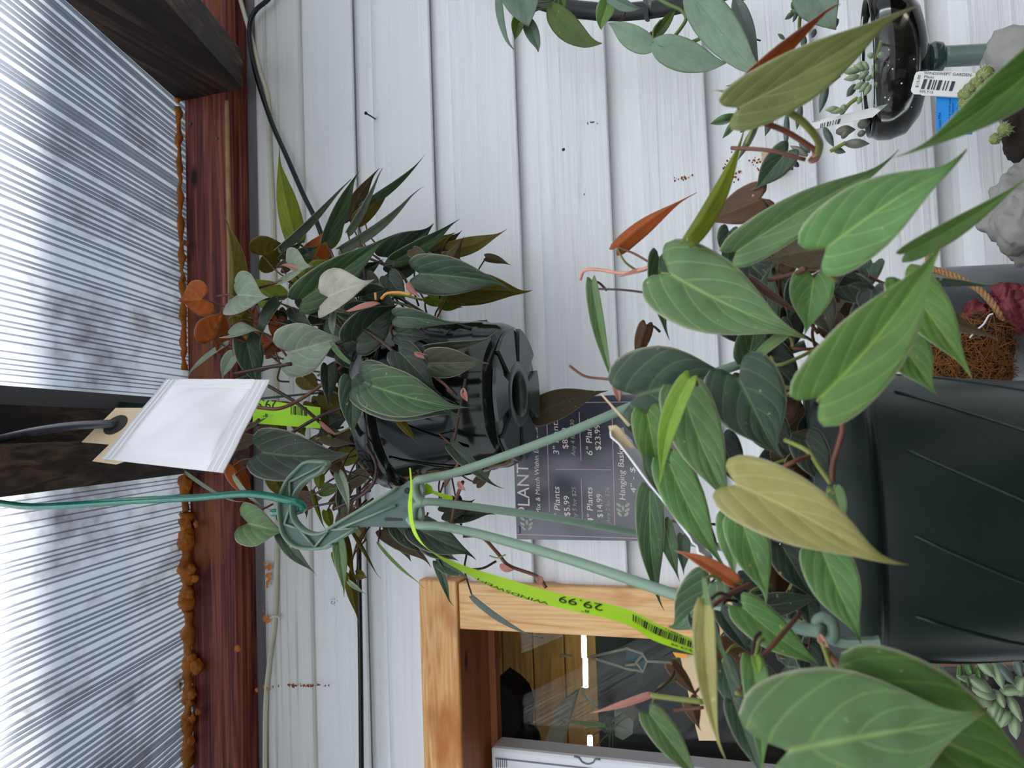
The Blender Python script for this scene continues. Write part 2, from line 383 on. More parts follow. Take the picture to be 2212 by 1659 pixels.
# cables on the wall
YC = -.036
tube('electric_cable', [P(x, y, YC) for x, y in ((508, -40), (525, 20), (545, 90), (563, 160), (578, 212), (583, 330), (590, 480), (594, 700), (597, 900), (598, 1100), (598, 1210), (594, 1335), (583, 1420), (574, 1520), (572, 1690))], .0055, cream_pvc, None, 10, flat=.6)
ca = COL.objects['electric_cable']; tag(ca, 'flat cream electric cable running under the red beam', 'cable')
tube('cable_clip', [P(x, y, YC-.006) for x, y in ((584, 1336), (590, 1331), (600, 1332), (606, 1338))], .0018, cream_pvc); tag(COL.objects['cable_clip'], 'small white clip holding the cream cable', 'clip')
tube('power_cord', [P(x, y, YC-.012) for x, y in ((596, -30), (580, -2), (553, 22), (540, 50), (540, 90), (553, 160), (585, 260), (620, 340), (655, 420), (690, 495), (735, 640), (765, 800), (774, 1000), (776, 1250), (779, 1450), (781, 1690))], .0042, black_rubber, None, 10)
tag(COL.objects['power_cord'], 'black power cord slanting down across the white wall', 'cord')
# nails and marks
nl = thing('wall_nail', 'dark nail sticking out of the white siding', 'nail', P(812, 257, -.01)); tube('shank', [P(812, 258, -.007), P(803, 252, -.03), P(791, 245, -.045)], .0013, dark_hole, nl)
tube('head', [P(791, 245, -.045), P(789.5, 244, -.047)], .0028, dark_hole, nl, n=2)
mesh('nail_hole', *lathe_vf(P(1217, 323, -.0187), [(0, -.0004), (.0022, -.0004), (.003, .0008)], 14, (0, 1, 0)), dark_hole); tag(COL.objects['nail_hole'], 'small dark nail hole in the middle of a siding board', 'nail')
def blots(name, pts, y, label, mat, r0=.0016, seed=1):
    r = random.Random(seed); parts = []
    for px, py, n, sx, sy in pts:
        for _ in range(n):
            c = P(px+r.gauss(0, sx), py+r.gauss(0, sy), y); parts.append(ico_vf(c, r0*r.uniform(.4, 1.2), 1, .6, (1.3, .25, 1)))
    o = mesh(name, *merge(parts), mat); tag(o, label, 'stain', kind='stuff')
blots('rust_stain', [(1585, 365, 30, 8, 16), (1640, 350, 26, 16, 9), (1470, 384, 12, 14, 3)], -.0190, 'brown rust specks on the siding above the goblet', rust)
blots('rust_stain', [(650, 1481, 60, 24, 1.4)], -.0305, 'brown rust line across the frieze board', rust, .0016, 4)
blots('foam_specks', [(577, 1226, 14, 4, 8), (579, 1250, 12, 3, 10), (572, 1336, 10, 3, 5), (572, 1488, 8, 5, 2)], -.040, 'orange foam specks along the cream cable', foam_m, .003, 5)
blots('dirt_mark', [(1280, 265, 14, 7, 1.5), (1263, 420, 3, 2, 2), (718, 1300, 16, 5, 8)], -.0190, 'dark dirt marks on the siding', dark_hole, .0008, 6)

# ------------------------------------------------------------------ window
win = thing('window_1', 'wood-framed window at the left of the wall', None, (-.7, 0, 1.3), kind='structure')
cz0, cz1 = P(990, 1256, -.032).z, P(908, 1250, -.032).z
cx0, cx1 = P(1150, 1366, -.032).x, P(1150, 1263, -.032).x
box('casing', XL, cx1+.004, -.040, .002, cz0, cz1, pale_pine, win, .003)
box('casing', cx0, cx1, -.036, .002, 1.0, cz0-.001, pale_pine_v, win, .003)
box('jamb', XL, cx0+.0015, -.034, .12, cz0-.0005, cz0+.03, jamb_wood, win)
box('jamb', cx0, cx0+.03, -.034, .12, 1.0, cz0, jamb_wood, win)
box('stop', XL, cx0+.001, .085, .105, cz0-.012, cz0, jamb_wood, win)
glass_m = bpy.data.materials.new('window_glass'); glass_m.use_nodes = True; nt = glass_m.node_tree
for n in list(nt.nodes): nt.nodes.remove(n)
o_ = nt.nodes.new('ShaderNodeOutputMaterial'); t_ = nt.nodes.new('ShaderNodeBsdfTransparent'); g_ = nt.nodes.new('ShaderNodeBsdfGlossy'); g_.inputs[1].default_value = 0.02
t_.inputs[0].default_value = (.82, .84, .82, 1)
fr = nt.nodes.new('ShaderNodeFresnel'); fr.inputs[0].default_value = 1.25; mx_ = nt.nodes.new('ShaderNodeMixShader')
nt.links.new(fr.outputs[0], mx_.inputs[0]); nt.links.new(t_.outputs[0], mx_.inputs[1]); nt.links.new(g_.outputs[0], mx_.inputs[2]); nt.links.new(mx_.outputs[0], o_.inputs[0])
box('pane', XL, cx0, .108, .112, 1.0, cz0, glass_m, win)
vinyl = plain('white_vinyl', (226, 228, 232), rough=.35)
vin_dark = plain('vinyl_shadow_gap', (120, 120, 126), rough=.6)  # grey paints the shade inside the sash groove, notch and slots
# white vinyl sash at the left of the opening with a finger notch
sx1 = P(1200, 1622, .06).x
sash = box('sash', sx1-.16, sx1, .05, .10, 1.0, cz0-.012, vinyl, win, .006)
box('sash_groove', sx1-.0185, sx1-.0165, .0485, .0505, 1.0, cz0-.02, vin_dark, sash)
nc = P(1262, 1638, .05)
tube('finger_notch', [P(x, y, .0495) for x, y in ((1240, 1634), (1250, 1637), (1258, 1646), (1270, 1650), (1281, 1647), (1286, 1640), (1296, 1641))], .0014, vin_dark, sash, 6)
for i in range(6):
    c = P(1072+i*4.4, 1648, .049); box('vent_slot', c.x-.007, c.x+.007, .0485, .0505, c.z-.0005, c.z+.0005, vin_dark, sash)
# room behind the glass
box_bk = None
room = thing('wall_shop', 'wood-panelled shop interior behind the window', None, (-.8, 1.5, 1.0), kind='structure')
box('backing', -2.7, .45, 1.525, 1.56, .7, 3.1, plain('panel_backing', (60, 38, 18), rough=.8), room)  # sheet added to stop light leaking through the gaps between planks
for k in range(6):
    z0 = 2.28+k*.115
    box('panel_plank', -2.6, .35, 1.50, 1.52, z0, z0+.111, panel_wood, room, .003)
box('dark_lower_panel', -2.6, .35, 1.48, 1.55, .8, 2.272, plain('dark_shop_wall', (26, 22, 20), rough=.8), room)  # plain dark sheet across the wall below the planks
box('side_panel', -2.62, -2.6, .12, 1.5, .8, 3.0, panel_wood, room); box('side_panel', .35, .37, .12, 1.5, .8, 3.0, panel_wood, room)
box('shop_floor', -2.6, .35, .12, 1.5, .78, .80, plain('shop_floor_mat', (60, 52, 44), rough=.8), room)
box('shop_ceiling', -2.6, .35, .12, 1.5, 3.0, 3.02, plain('shop_ceiling_mat', (60, 46, 32), rough=.8), room)
tube_m = plain('lit_tube', (222, 255, 246), emit=30.0)
for (a, b, nm) in ((1370, 1420, 'nearest the window edge'), (1423, 1484, 'in the middle of the row'), (1590, 1626, 'beside the white sash')):
    x0 = 1256+(a-1370)*.06
    tag(tube('tube_light', [P(x0+5, a, 1.30), P(x0+6, b, 1.30)], .0072, tube_m, None, 10, n=3), 'lit tube light behind the window, '+nm, 'light', 'tube lights in the shop')
wire_m = plain('pale_wire', (210, 206, 196), rough=.5)
tag(tube('lamp_lead', [P(x, y, 1.25) for x, y in ((1258, 1484), (1262, 1500), (1272, 1512), (1290, 1530))], .004, wire_m), 'thin grey lamp lead hanging behind the window', 'cord')
bd = slab('leaning_board', [P(x, y, .9) for x, y in ((1247, 1493), (1207, 1522), (1168, 1625), (1208, 1628))], .03, plain('pale_grey_board', (206, 194, 172), rough=.7, var=.2, vscale=30)); tag(bd, 'pale grey board leaning inside the shop', 'board')  # brightness behind the glass is painted into the board's colour
dark_b = plain('dark_straw', (30, 30, 30), rough=.7, var=.6, vscale=120, bump=.8)
hat = thing('dark_basket', 'dark woven basket hanging inside the shop', 'basket', P(1100, 1540, .6))
hp = [P(x, y, .6) for x, y in ((1071, 1468), (1095, 1484), (1115, 1505), (1126, 1540), (1122, 1600), (1071, 1605))]
slab('weave', hp, .1, dark_b, hat); mesh('brim', *ico_vf(P(1138, 1596, .62), .035, 2, .3), dark_b, hat, True)
# hanging geometric terrarium; lead lightened to paint in its bright reflection
ter = thing('hanging_terrarium', 'teal glass faceted ornament hanging inside the window', 'terrarium', P(1380, 1430, .35))
teal = plain('teal_glass', (40, 120, 134), rough=.15); lead = plain('pale_lead', (232, 226, 204), rough=.5)
def Q(x, y, d=.35): return P(1040+x/4.809, 1340+y/4.809, d)
slab('pane', [Q(1505, 295), Q(1670, 345), Q(1600, 430), Q(1500, 445)], .006, teal, ter); slab('pane', [Q(1605, 440, .34), Q(1665, 365, .34), Q(1715, 425, .34), Q(1675, 530, .34)], .006, teal, ter); slab('pane', [Q(1490, 470), Q(1600, 465), Q(1660, 520), Q(1500, 505)], .006, teal, ter)
for e in (((1130, 380), (1510, 293), (1670, 345), (1720, 425), (1990, 440)), ((1600, 445), (1675, 355)), ((1605, 440), (1680, 535), (1718, 425)), ((1600, 460), (1490, 465)), ((1680, 535), (1500, 500), (1140, 385)), ((820, 365), (930, 372))):
    tube('lead_came', [Q(*p, .338) for p in e], .0028, lead, ter, 6, n=1, raw=True)
# air plant; holder lightened to paint in its bright reflection
ap = thing('air_plant', 'wispy air plant in a pale faceted holder inside the window', 'plant', P(1330, 1580, .3))
pgl = plain('pale_pot', (234, 232, 220), rough=.4); slab('holder', [Q(*p, .3) for p in ((1380, 940), (1480, 960), (1580, 1050), (1570, 1180), (1470, 1245), (1385, 1200))], .06, pgl, ap)
wisp = plain('airplant_green', (160, 178, 140), rough=.6)
rr = random.Random(3)
for i in range(16):
    a = rr.uniform(0, 6.28); l = rr.uniform(150, 420); x0, y0 = 1330+rr.uniform(-40, 40), 1120+rr.uniform(-60, 60)
    pts = [Q(x0+l*u*math.cos(a)*.8, y0+l*u*math.sin(a)*.8+120*u*u, .29-.02*u) for u in (0, .33, .66, 1)]
    tube('strand', pts, lambda u: .0022*(1-u*.85), wisp, ap, 5, n=4)
slab('lime_tag', [Q(*p, .27) for p in ((915, 1035), (1290, 1070), (1290, 1120), (1100, 1100), (920, 1065))], .001, plain('lime_label_far', (140, 190, 40), rough=.5), ap)
tube('tag_hook', [Q(*p, .27) for p in ((915, 1045), (840, 1020), (795, 1045), (810, 1085), (860, 1070))], .002, pgl, ap)

# ------------------------------------------------------------------ price poster
poster = thing('price_poster', 'laminated slate-grey plant price poster on the white siding', 'poster', (-.06, -.02, 1.7))
pm = grain('slate_print', [(0.0, (44, 45, 54)), (0.5, (66, 68, 80)), (1.0, (98, 100, 114))], (9, 9, 9), rough=.18, bump=0.02, spec=.6)
YP = -.0205
px0 = P(1115, 1165, YP).x; px1 = px0+.216; pz1 = P(1115, 1165, YP).z-.001; pz0 = pz1-.279
box('sheet', px0, px1, YP, YP+.0012, pz0, pz1, pm, poster)
ink = plain('cream_print', (236, 222, 214), rough=.4); ink2 = plain('grey_green_print', (170, 172, 158), rough=.4); pink = plain('pink_rule', (214, 178, 190), rough=.4)
def pp(px, py): return P(px, py, YP-.0006)
def ptext(body, bx, by, ey, cap, mat=ink, slant=.18):
    a = pp(bx, by); e = pp(bx, ey); ln = abs(e.x-a.x); h = abs(pp(bx-cap, by).z-a.z); sl = slant*h/ln
    letters('lettering', body, lambda u, b: Vector((a.x+ln*u, YP-.0006, a.z+h*b)), mat, poster, sl)
for a in (('PLANT PRICES', 1145, 1112, 880, 26, ink, 0.05), ('Mix & Match Within Each Size', 1168, 1110, 923, 10), ('2" Plants', 1211, 1129, 1052, 13), ('$5.99', 1231, 1115, 1071, 12, ink, 0), ('Any 5 for $25', 1247, 1131, 1053, 9, ink2),
          ('3" Plants', 1208, 982, 905, 13), ('$8.99', 1227, 969, 924, 12, ink, 0), ('Any 4 for $30', 1243, 985, 907, 9, ink2), ('4" Plants', 1282, 1130, 1053, 13), ('$14.99', 1302, 1118, 1067, 12, ink, 0),
          ('Any 2 for $26', 1319, 1131, 1053, 9, ink2), ('6" Plants', 1280, 984, 905, 13), ('$23.99', 1298, 972, 917, 12, ink, 0), ('Hanging Baskets', 1351, 1080, 950, 13), ('4" - $', 1374, 1066, 1010, 11)): ptext(*a)
def prule(x0, y0, x1, y1, w=.0005):
    a, b = pp(x0, y0), pp(x1, y1); d = (b-a).normalized(); n_ = Vector((-d.z, 0, d.x))*w
    mesh('printed_rule', [a+n_, a-n_, b-n_, b+n_], [(0, 1, 2, 3)], pink, poster)
for r_ in ((1117, 1154, 1380, 1163), (1117, 871, 1400, 868), (1187, 1105, 1181, 900), (1328, 1135, 1322, 880), (1200, 1014, 1320, 1015), (1258, 1135, 1256, 1034), (1255, 995, 1251, 890)): prule(*r_)
def sprig(cx, cy):
    prts = []
    for dx, dy, ln, an in ((0, 0, 9, 0), (-9, 4, 9, -1.0), (9, 4, 9, 1.0), (-9, -7, 9, -1.0), (9, -7, 9, 1.0), (-7, 13, 7, -.8), (7, 13, 7, .8)):
        c = pp(cx+dx, cy+dy); r1, r2 = .0022, .0046; a_ = [c+Vector((r1*math.cos(t)*math.cos(an)-r2*math.sin(t)*math.sin(an), -.0001, r1*math.cos(t)*math.sin(an)+r2*math.sin(t)*math.cos(an))) for t in [i*math.pi/4 for i in range(8)]]
        a_ = [Vector((c.x+(p.z-c.z), p.y, c.z+(p.x-c.x))) for p in a_]
        prts.append((a_, [tuple(range(8))]))
    mesh('printed_sprig', *merge(prts), ink2, poster)
sprig(1138, 1128); sprig(1346, 1098)
tube('staple', [pp(1119, 1137), pp(1123, 1137), pp(1123, 1152), pp(1119, 1152)], .0006, black_rubber, poster, 6, n=1, raw=True)

# ------------------------------------------------------------------ leaves
LEAF_GAIN = 0.88
def leaf_mat(name, rgb, vein, transl=.25, rough=.55, sheen=.25, edge=None, vstr=.75, spec=.35):
    m, nt, b = newmat(name); N = nt.nodes.new; L = nt.links.new
    def math_(op, a, bb=None, c=None):
        n = N('ShaderNodeMath'); n.operation = op
        for i, x in enumerate((a, bb, c)):
            if x is None: continue
            if isinstance(x, (int, float)): n.inputs[i].default_value = x
            else: L(x, n.inputs[i])
        return n.outputs[0]
    uv = N('ShaderNodeUVMap'); sp = N('ShaderNodeSeparateXYZ'); L(uv.outputs[0], sp.inputs[0])
    t, v = sp.outputs[0], sp.outputs[1]
    s = math_('ABSOLUTE', math_('MULTIPLY_ADD', v, 2.0, -1.0))
    mid = math_('SUBTRACT', 1.0, math_('DIVIDE', s, math_('MULTIPLY_ADD', t, -.03, .075)))
    ph = math_('FRACT', math_('MULTIPLY', math_('SUBTRACT', t, math_('MULTIPLY', math_('POWER', s, 1.15), .60)), 4.2))
    lat = math_('SUBTRACT', 1.0, math_('DIVIDE', math_('ABSOLUTE', math_('SUBTRACT', ph, .5)), .10))
    mk = math_('MAXIMUM', math_('MINIMUM', math_('MAXIMUM', mid, 0.0), 1.0), math_('MULTIPLY', math_('MAXIMUM', lat, 0.0), .5))
    tc = N('ShaderNodeTexCoord'); no = N('ShaderNodeTexNoise'); no.inputs['Scale'].default_value = 32; no.inputs['Detail'].default_value = 6; no.inputs['Roughness'].default_value = .65
    L(tc.outputs['Object'], no.inputs['Vector'])
    c = S(rgb); c0 = tuple(x*.45*LEAF_GAIN for x in c[:3])+(1,); c1 = tuple(min(1, x*1.55*LEAF_GAIN) for x in c[:3])+(1,)
    m1 = N('ShaderNodeMix'); m1.data_type = 'RGBA'; m1.inputs[6].default_value = c0; m1.inputs[7].default_value = c1; L(no.outputs[0], m1.inputs[0])
    m2 = N('ShaderNodeMix'); m2.data_type = 'RGBA'; m2.inputs[7].default_value = S(vein); L(m1.outputs[2], m2.inputs[6]); L(math_('MULTIPLY', mk, vstr), m2.inputs[0])
    ed = math_('MULTIPLY', math_('MAXIMUM', math_('SUBTRACT', s, .93), 0.0), 9.0)
    m3 = N('ShaderNodeMix'); m3.data_type = 'RGBA'; m3.inputs[7].default_value = S(edge or vein); L(m2.outputs[2], m3.inputs[6]); L(ed, m3.inputs[0])
    tip = math_('MULTIPLY', math_('MAXIMUM', math_('SUBTRACT', t, .90), 0.0), 5.5)
    m4 = N('ShaderNodeMix'); m4.data_type = 'RGBA'; m4.inputs[7].default_value = S(132, 92, 62); L(m3.outputs[2], m4.inputs[6]); L(tip, m4.inputs[0])
    n3 = N('ShaderNodeTexNoise'); n3.inputs['Scale'].default_value = 210; n3.inputs['Detail'].default_value = 2; L(tc.outputs['Object'], n3.inputs['Vector'])
    sp_ = math_('MULTIPLY', math_('MULTIPLY', math_('MAXIMUM', math_('SUBTRACT', n3.outputs[0], .70), 0.0), 14.0), math_('GREATER_THAN', no.outputs[0], .50))
    m5 = N('ShaderNodeMix'); m5.data_type = 'RGBA'; m5.inputs[7].default_value = S(186, 170, 104); L(m4.outputs[2], m5.inputs[6]); L(math_('MINIMUM', sp_, .8), m5.inputs[0]); m4 = m5
    L(m4.outputs[2], b.inputs['Base Color'])
    b.inputs['Roughness'].default_value = rough; b.inputs['Specular IOR Level'].default_value = spec
    b.inputs['Sheen Weight'].default_value = sheen; b.inputs['Sheen Roughness'].default_value = .4
    bp = N('ShaderNodeBump'); bp.inputs['Strength'].default_value = .25; bp.inputs['Distance'].default_value = .0008
    L(math_('SUBTRACT', no.outputs[0], mk), bp.inputs['Height']); L(bp.outputs[0], b.inputs['Normal'])
    tl = N('ShaderNodeBsdfTranslucent'); L(m4.outputs[2], tl.inputs[0])
    mx = N('ShaderNodeMixShader'); mx.inputs[0].default_value = transl
    out = nt.nodes.get('Material Output'); L(b.outputs[0], mx.inputs[1]); L(tl.outputs[0], mx.inputs[2]); L(mx.outputs[0], out.inputs[0])
    return m
TONE = {   # top, underside, vein
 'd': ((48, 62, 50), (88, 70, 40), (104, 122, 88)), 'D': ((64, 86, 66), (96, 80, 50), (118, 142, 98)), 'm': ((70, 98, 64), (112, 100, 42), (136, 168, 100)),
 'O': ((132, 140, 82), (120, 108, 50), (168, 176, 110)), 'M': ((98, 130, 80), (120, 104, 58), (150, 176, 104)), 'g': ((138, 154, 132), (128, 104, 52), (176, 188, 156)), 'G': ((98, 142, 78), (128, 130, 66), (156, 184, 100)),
 'E': ((96, 134, 62), (112, 150, 52), (150, 180, 80)), 'H': ((76, 112, 46), (96, 126, 44), (124, 150, 66)),
 'o': ((84, 104, 64), (122, 110, 30), (156, 150, 60)), 'l': ((100, 134, 62), (138, 152, 36), (180, 190, 80)), 'c': ((150, 92, 50), (200, 104, 40), (206, 148, 70)),
 'b': ((62, 68, 48), (80, 66, 38), (104, 96, 58)), 'Y': ((158, 152, 88), (150, 134, 66), (190, 190, 116)), 'L': ((152, 192, 70), (168, 190, 80), (196, 214, 120)),
 'C': ((186, 100, 48), (190, 100, 48), (190, 110, 60)), 'P': ((188, 128, 112), (180, 118, 104), (204, 150, 130)), 'B': ((92, 62, 44), (92, 60, 38), (110, 84, 50)), 'W': ((186, 184, 168), (150, 100, 50), (208, 200, 184)),
 'e': ((112, 136, 116), (140, 156, 140), (92, 118, 96)), 'f': ((128, 154, 128), (150, 166, 150), (104, 134, 106)), 'k': ((74, 98, 30), (84, 106, 40), (60, 80, 24)), 'q': ((104, 118, 110), (120, 132, 124), (86, 100, 92))}
LM = {}
def leaf_mats(tn):
    if tn not in LM:
        a, b_, v_ = TONE[tn]; flat = tn in 'efkq'
        tr = {'o': .5, 'l': .5, 'c': .4, 'C': .35, 'L': .45}.get(tn, .18)
        LM[tn] = (leaf_mat('leaf_top_'+tn, a, v_, tr, .40 if flat else .44, 0.05 if flat else (.3 if tn in 'gW' else .10), edge=(196, 190, 168) if not flat else v_, vstr=.5 if flat else .75),
                  leaf_mat('leaf_under_'+tn, b_, v_, tr, .5, .15, edge=(190, 160, 120) if not flat else v_, vstr=.6))
    return LM[tn]
HW = [(0, .30), (.03, .40), (.08, .465), (.15, .495), (.24, .50), (.35, .480), (.46, .42), (.56, .335), (.65, .245), (.73, .16), (.80, .095), (.86, .055), (.92, .03), (.97, .015), (1.0, .004)]
HW2 = [(0, .10), (.04, .2), (.1, .33), (.18, .43), (.3, .49), (.42, .5), (.55, .46), (.68, .37), (.8, .25), (.89, .14), (.95, .07), (1.0, .01)]
def interp(tab, t):
    for (a, x), (b_, y) in zip(tab, tab[1:]):
        if t <= b_: return x+(y-x)*(t-a)/(b_-a)
    return tab[-1][1]
rot = lambda v, ax, ang: Matrix.Rotation(ang, 3, ax) @ v
def leaf(parent, bx, by, tx, ty, w, tone, yb, yt=None, face=0, fold=.22, arch=.08, sway=0.0, twist=0, core=None, pet=.05, lobe=.25, tab=HW, pr=.0011, pcol=None, quilt=.045, curl=.0, nr=26, ns=12, name='leaf', thread=0.0):
    yt = yb if yt is None else yt
    Bp, Tp = P(bx, by, yb), P(tx, ty, yt); Lg = (Tp-Bp).length; a = (Tp-Bp)/Lg; md = (Bp+Tp)/2
    v = (CAM-md).normalized(); n0 = (v-a*v.dot(a)).normalized()
    nn = rot(n0, a, math.radians(face)); ss = a.cross(nn)
    Wd = w*depth(md)/F_PX; r = random.Random(int(bx*7+by*13+tx)); w1, w2 = r.uniform(-1, 1), r.uniform(0, 6); tb1, tb2 = r.uniform(-.07, .07), r.uniform(-.10, .04); twist = twist or r.uniform(-22, 22)
    ctrl = md+nn*(arch*Lg)+ss*(sway*Lg)
    V, UV, idx = [], [], []
    for i in range(nr+1):
        t = i/nr; c = Bp*(1-t)**2+ctrl*(2*t*(1-t))+Tp*t*t
        tg = ((ctrl-Bp)*(1-t)+(Tp-ctrl)*t).normalized()
        n_ = (nn-tg*nn.dot(tg)).normalized()
        if twist: n_ = rot(n_, tg, math.radians(twist)*t)
        s_ = tg.cross(n_); hw = interp(tab, t)*Wd
        if t > .78: c = c+(ss*tb1+nn*tb2)*(Lg*((t-.78)/.22)**2)
        for j in range(ns+1):
            u = -1+2*j/ns; au = abs(u); x = hw*u; ax_ = abs(x)
            ph = (t-.60*au**1.15)*4.2
            q = quilt*Wd*(math.sin(math.pi*(ph-.5))**2)*(1-au**3)*min(1, 2.2*(1-t))*min(1, au*5)
            wav = .035*Wd*math.sin(t*7+w2)*au*au*(1 if u > 0 else w1)
            h = ax_*math.sin(fold)-curl*Wd*(u*u)*(1-t)+q+wav
            back = lobe*Wd*math.sin(min(1, au*1.25)*math.pi/2)*(1-t)**4
            V.append((c+s_*(x*math.cos(fold))+n_*h-tg*back, n_)); UV.append((t, (u+1)/2))
    n1 = ns+1; nv = len(V)
    verts = [p for p, _ in V]+[p-n_*.00045 for p, n_ in V]
    F1 = [(i*n1+j, i*n1+j+1, (i+1)*n1+j+1, (i+1)*n1+j) for i in range(nr) for j in range(ns)]
    faces = F1+[(a_+nv, d+nv, c_+nv, b_+nv) for a_, b_, c_, d in F1]
    per = [j for j in range(n1)]+[i*n1+ns for i in range(1, nr+1)]+[nr*n1+j for j in range(ns-1, -1, -1)]+[i*n1 for i in range(nr-1, 0, -1)]
    for k in range(len(per)):
        p0, p1 = per[k], per[(k+1) % len(per)]; faces.append((p1, p0, p0+nv, p1+nv))
    mt, mb = leaf_mats(tone)
    mi = [0]*len(F1)+[1]*len(F1)+[0]*len(per)
    me = bpy.data.meshes.new(name); me.from_pydata([tuple(p) for p in verts], [], faces); me.materials.append(mt); me.materials.append(mb)
    me.polygons.foreach_set('material_index', mi); me.polygons.foreach_set('use_smooth', [True]*len(faces))
    uvl = me.uv_layers.new(name='UVMap'); UV2 = UV+UV
    flat = []
    for l in me.loops: flat.extend(UV2[l.vertex_index])
    uvl.data.foreach_set('uv', flat); me.update()
    # top faces must look along +n: flip if needed
    o = link(bpy.data.objects.new(name, me), parent)
    if pet and core is not None:
        d = core-Bp; ln = min(d.length, pet); d.normalize()
        tg0 = (ctrl-Bp).normalized()
        e = Bp+d*ln+Vector((r.uniform(-.006, .006), r.uniform(-.004, .004), r.uniform(-.008, .004)))
        e.y = max(e.y, Bp.y+.55*ln)
        if tg0.dot(d) > 0: e = Bp+(e-Bp)*.45; ln *= .45
        mdp = Bp.lerp(e, .5)-tg0*ln*.16
        tube('petiole', [Bp, mdp, e], lambda u: pr*(.85+.35*u), pcol or pet_m, o, 6, n=5)
    return o
pet_m = plain('petiole_brown', (104, 62, 46), rough=.45, var=.3, vscale=60)
pet_dark = plain('vine_dark', (58, 38, 30), rough=.45, var=.3, vscale=60)
pet_green = plain('petiole_green', (122, 128, 60), rough=.45, var=.25, vscale=60)
pet_pink = plain('sheath_pink', (196, 140, 120), rough=.5, var=.25, vscale=80)
root_m = plain('aerial_root_orange', (204, 146, 66), rough=.5)
soil_m = plain('potting_soil', (34, 26, 20), rough=.95, var=.7, vscale=220, bump=1.0)

def vine(parent, pts, r=.0016, mat=None, name='stem'):
    return tube(name, [P(*p) for p in pts], r, mat or pet_dark, parent, 7, n=6)

# ------------------------------------------------------------------ far hanging plant
far = thing('hanging_plant', 'bushy heart-leaf plant in a black hanging pot seen from below, near the wall', 'plant', P(1105, 853, -.28))
pot_b = plain('black_green_plastic', (13, 20, 19), rough=.13, spec=.6, bump=.05, vscale=14)
pot_pad = plain('pot_base_plastic', (58, 66, 65), rough=.28, spec=.6)
FB = P(1110, 852, -.28); FBz = FB.z-.004; FC = Vector((FB.x, -.28, FBz))
prof = [(.034, .010), (.034, .002), (.040, 0), (.076, 0), (.084, .004), (.0885, .014), (.0895, .031), (.0915, .033), (.0935, .06), (.099, .105), (.1035, .138), (.1045, .140), (.111, .142), (.113, .150), (.113, .168), (.110, .170), (.1075, .168), (.1015, .135), (.087, .02), (.0, .016)]
pot = lathe('pot', FC, prof, pot_b, far, 64)
# base: six raised pads around the drain hole, slots between them
for k in range(6):
    a0 = math.radians(60*k+6); a1 = math.radians(60*k+50); n = 7; V = []
    for z in (-.0035, .001):
        for rr_ in (.0405, .0815):
            for i in range(n+1):
                a = a0+(a1-a0)*i/n; V.append(FC+Vector((rr_*math.cos(a), rr_*math.sin(a), z)))
    m1 = n+1; Fq = []
    for i in range(n):
        Fq += [(i, i+1, m1+i+1, m1+i), (2*m1+i, 3*m1+i, 3*m1+i+1, 2*m1+i+1), (i, 2*m1+i, 2*m1+i+1, i+1), (m1+i, m1+i+1, 3*m1+i+1, 3*m1+i)]
    Fq += [(0, m1, 3*m1, 2*m1), (n, 2*m1+n, 3*m1+n, m1+n)]
    mesh('base_pad', V, Fq, pot_pad, pot)
lathe('drain_ring', FC, [(.027, .012), (.027, -.003), (.028, -.0036), (.040, -.0036), (.0406, .001)], pot_pad, pot, 40)
lathe('drain_hole', FC, [(0, .0135), (.026, .012)], dark_hole, pot, 32)
for k in range(11):      # moulded slanting ridges
    a0 = 2*math.pi*k/11; pts = []
    for i in range(9):
        u = i/8; z = .036+.10*u; rr_ = .0925+.011*u+.0006; a = a0+u*.55; pts.append(FC+Vector((rr_*math.cos(a), rr_*math.sin(a), z)))
    tube('moulded_ridge', pts, .0011, pot_b, pot, 5, raw=True)
lathe('soil', FC+Vector((0, 0, .150)), [(0, .006), (.06, .004), (.105, 0), (.106, -.01), (0, -.012)], soil_m, far, 32)
FCORE = FC+Vector((0, 0, .165))
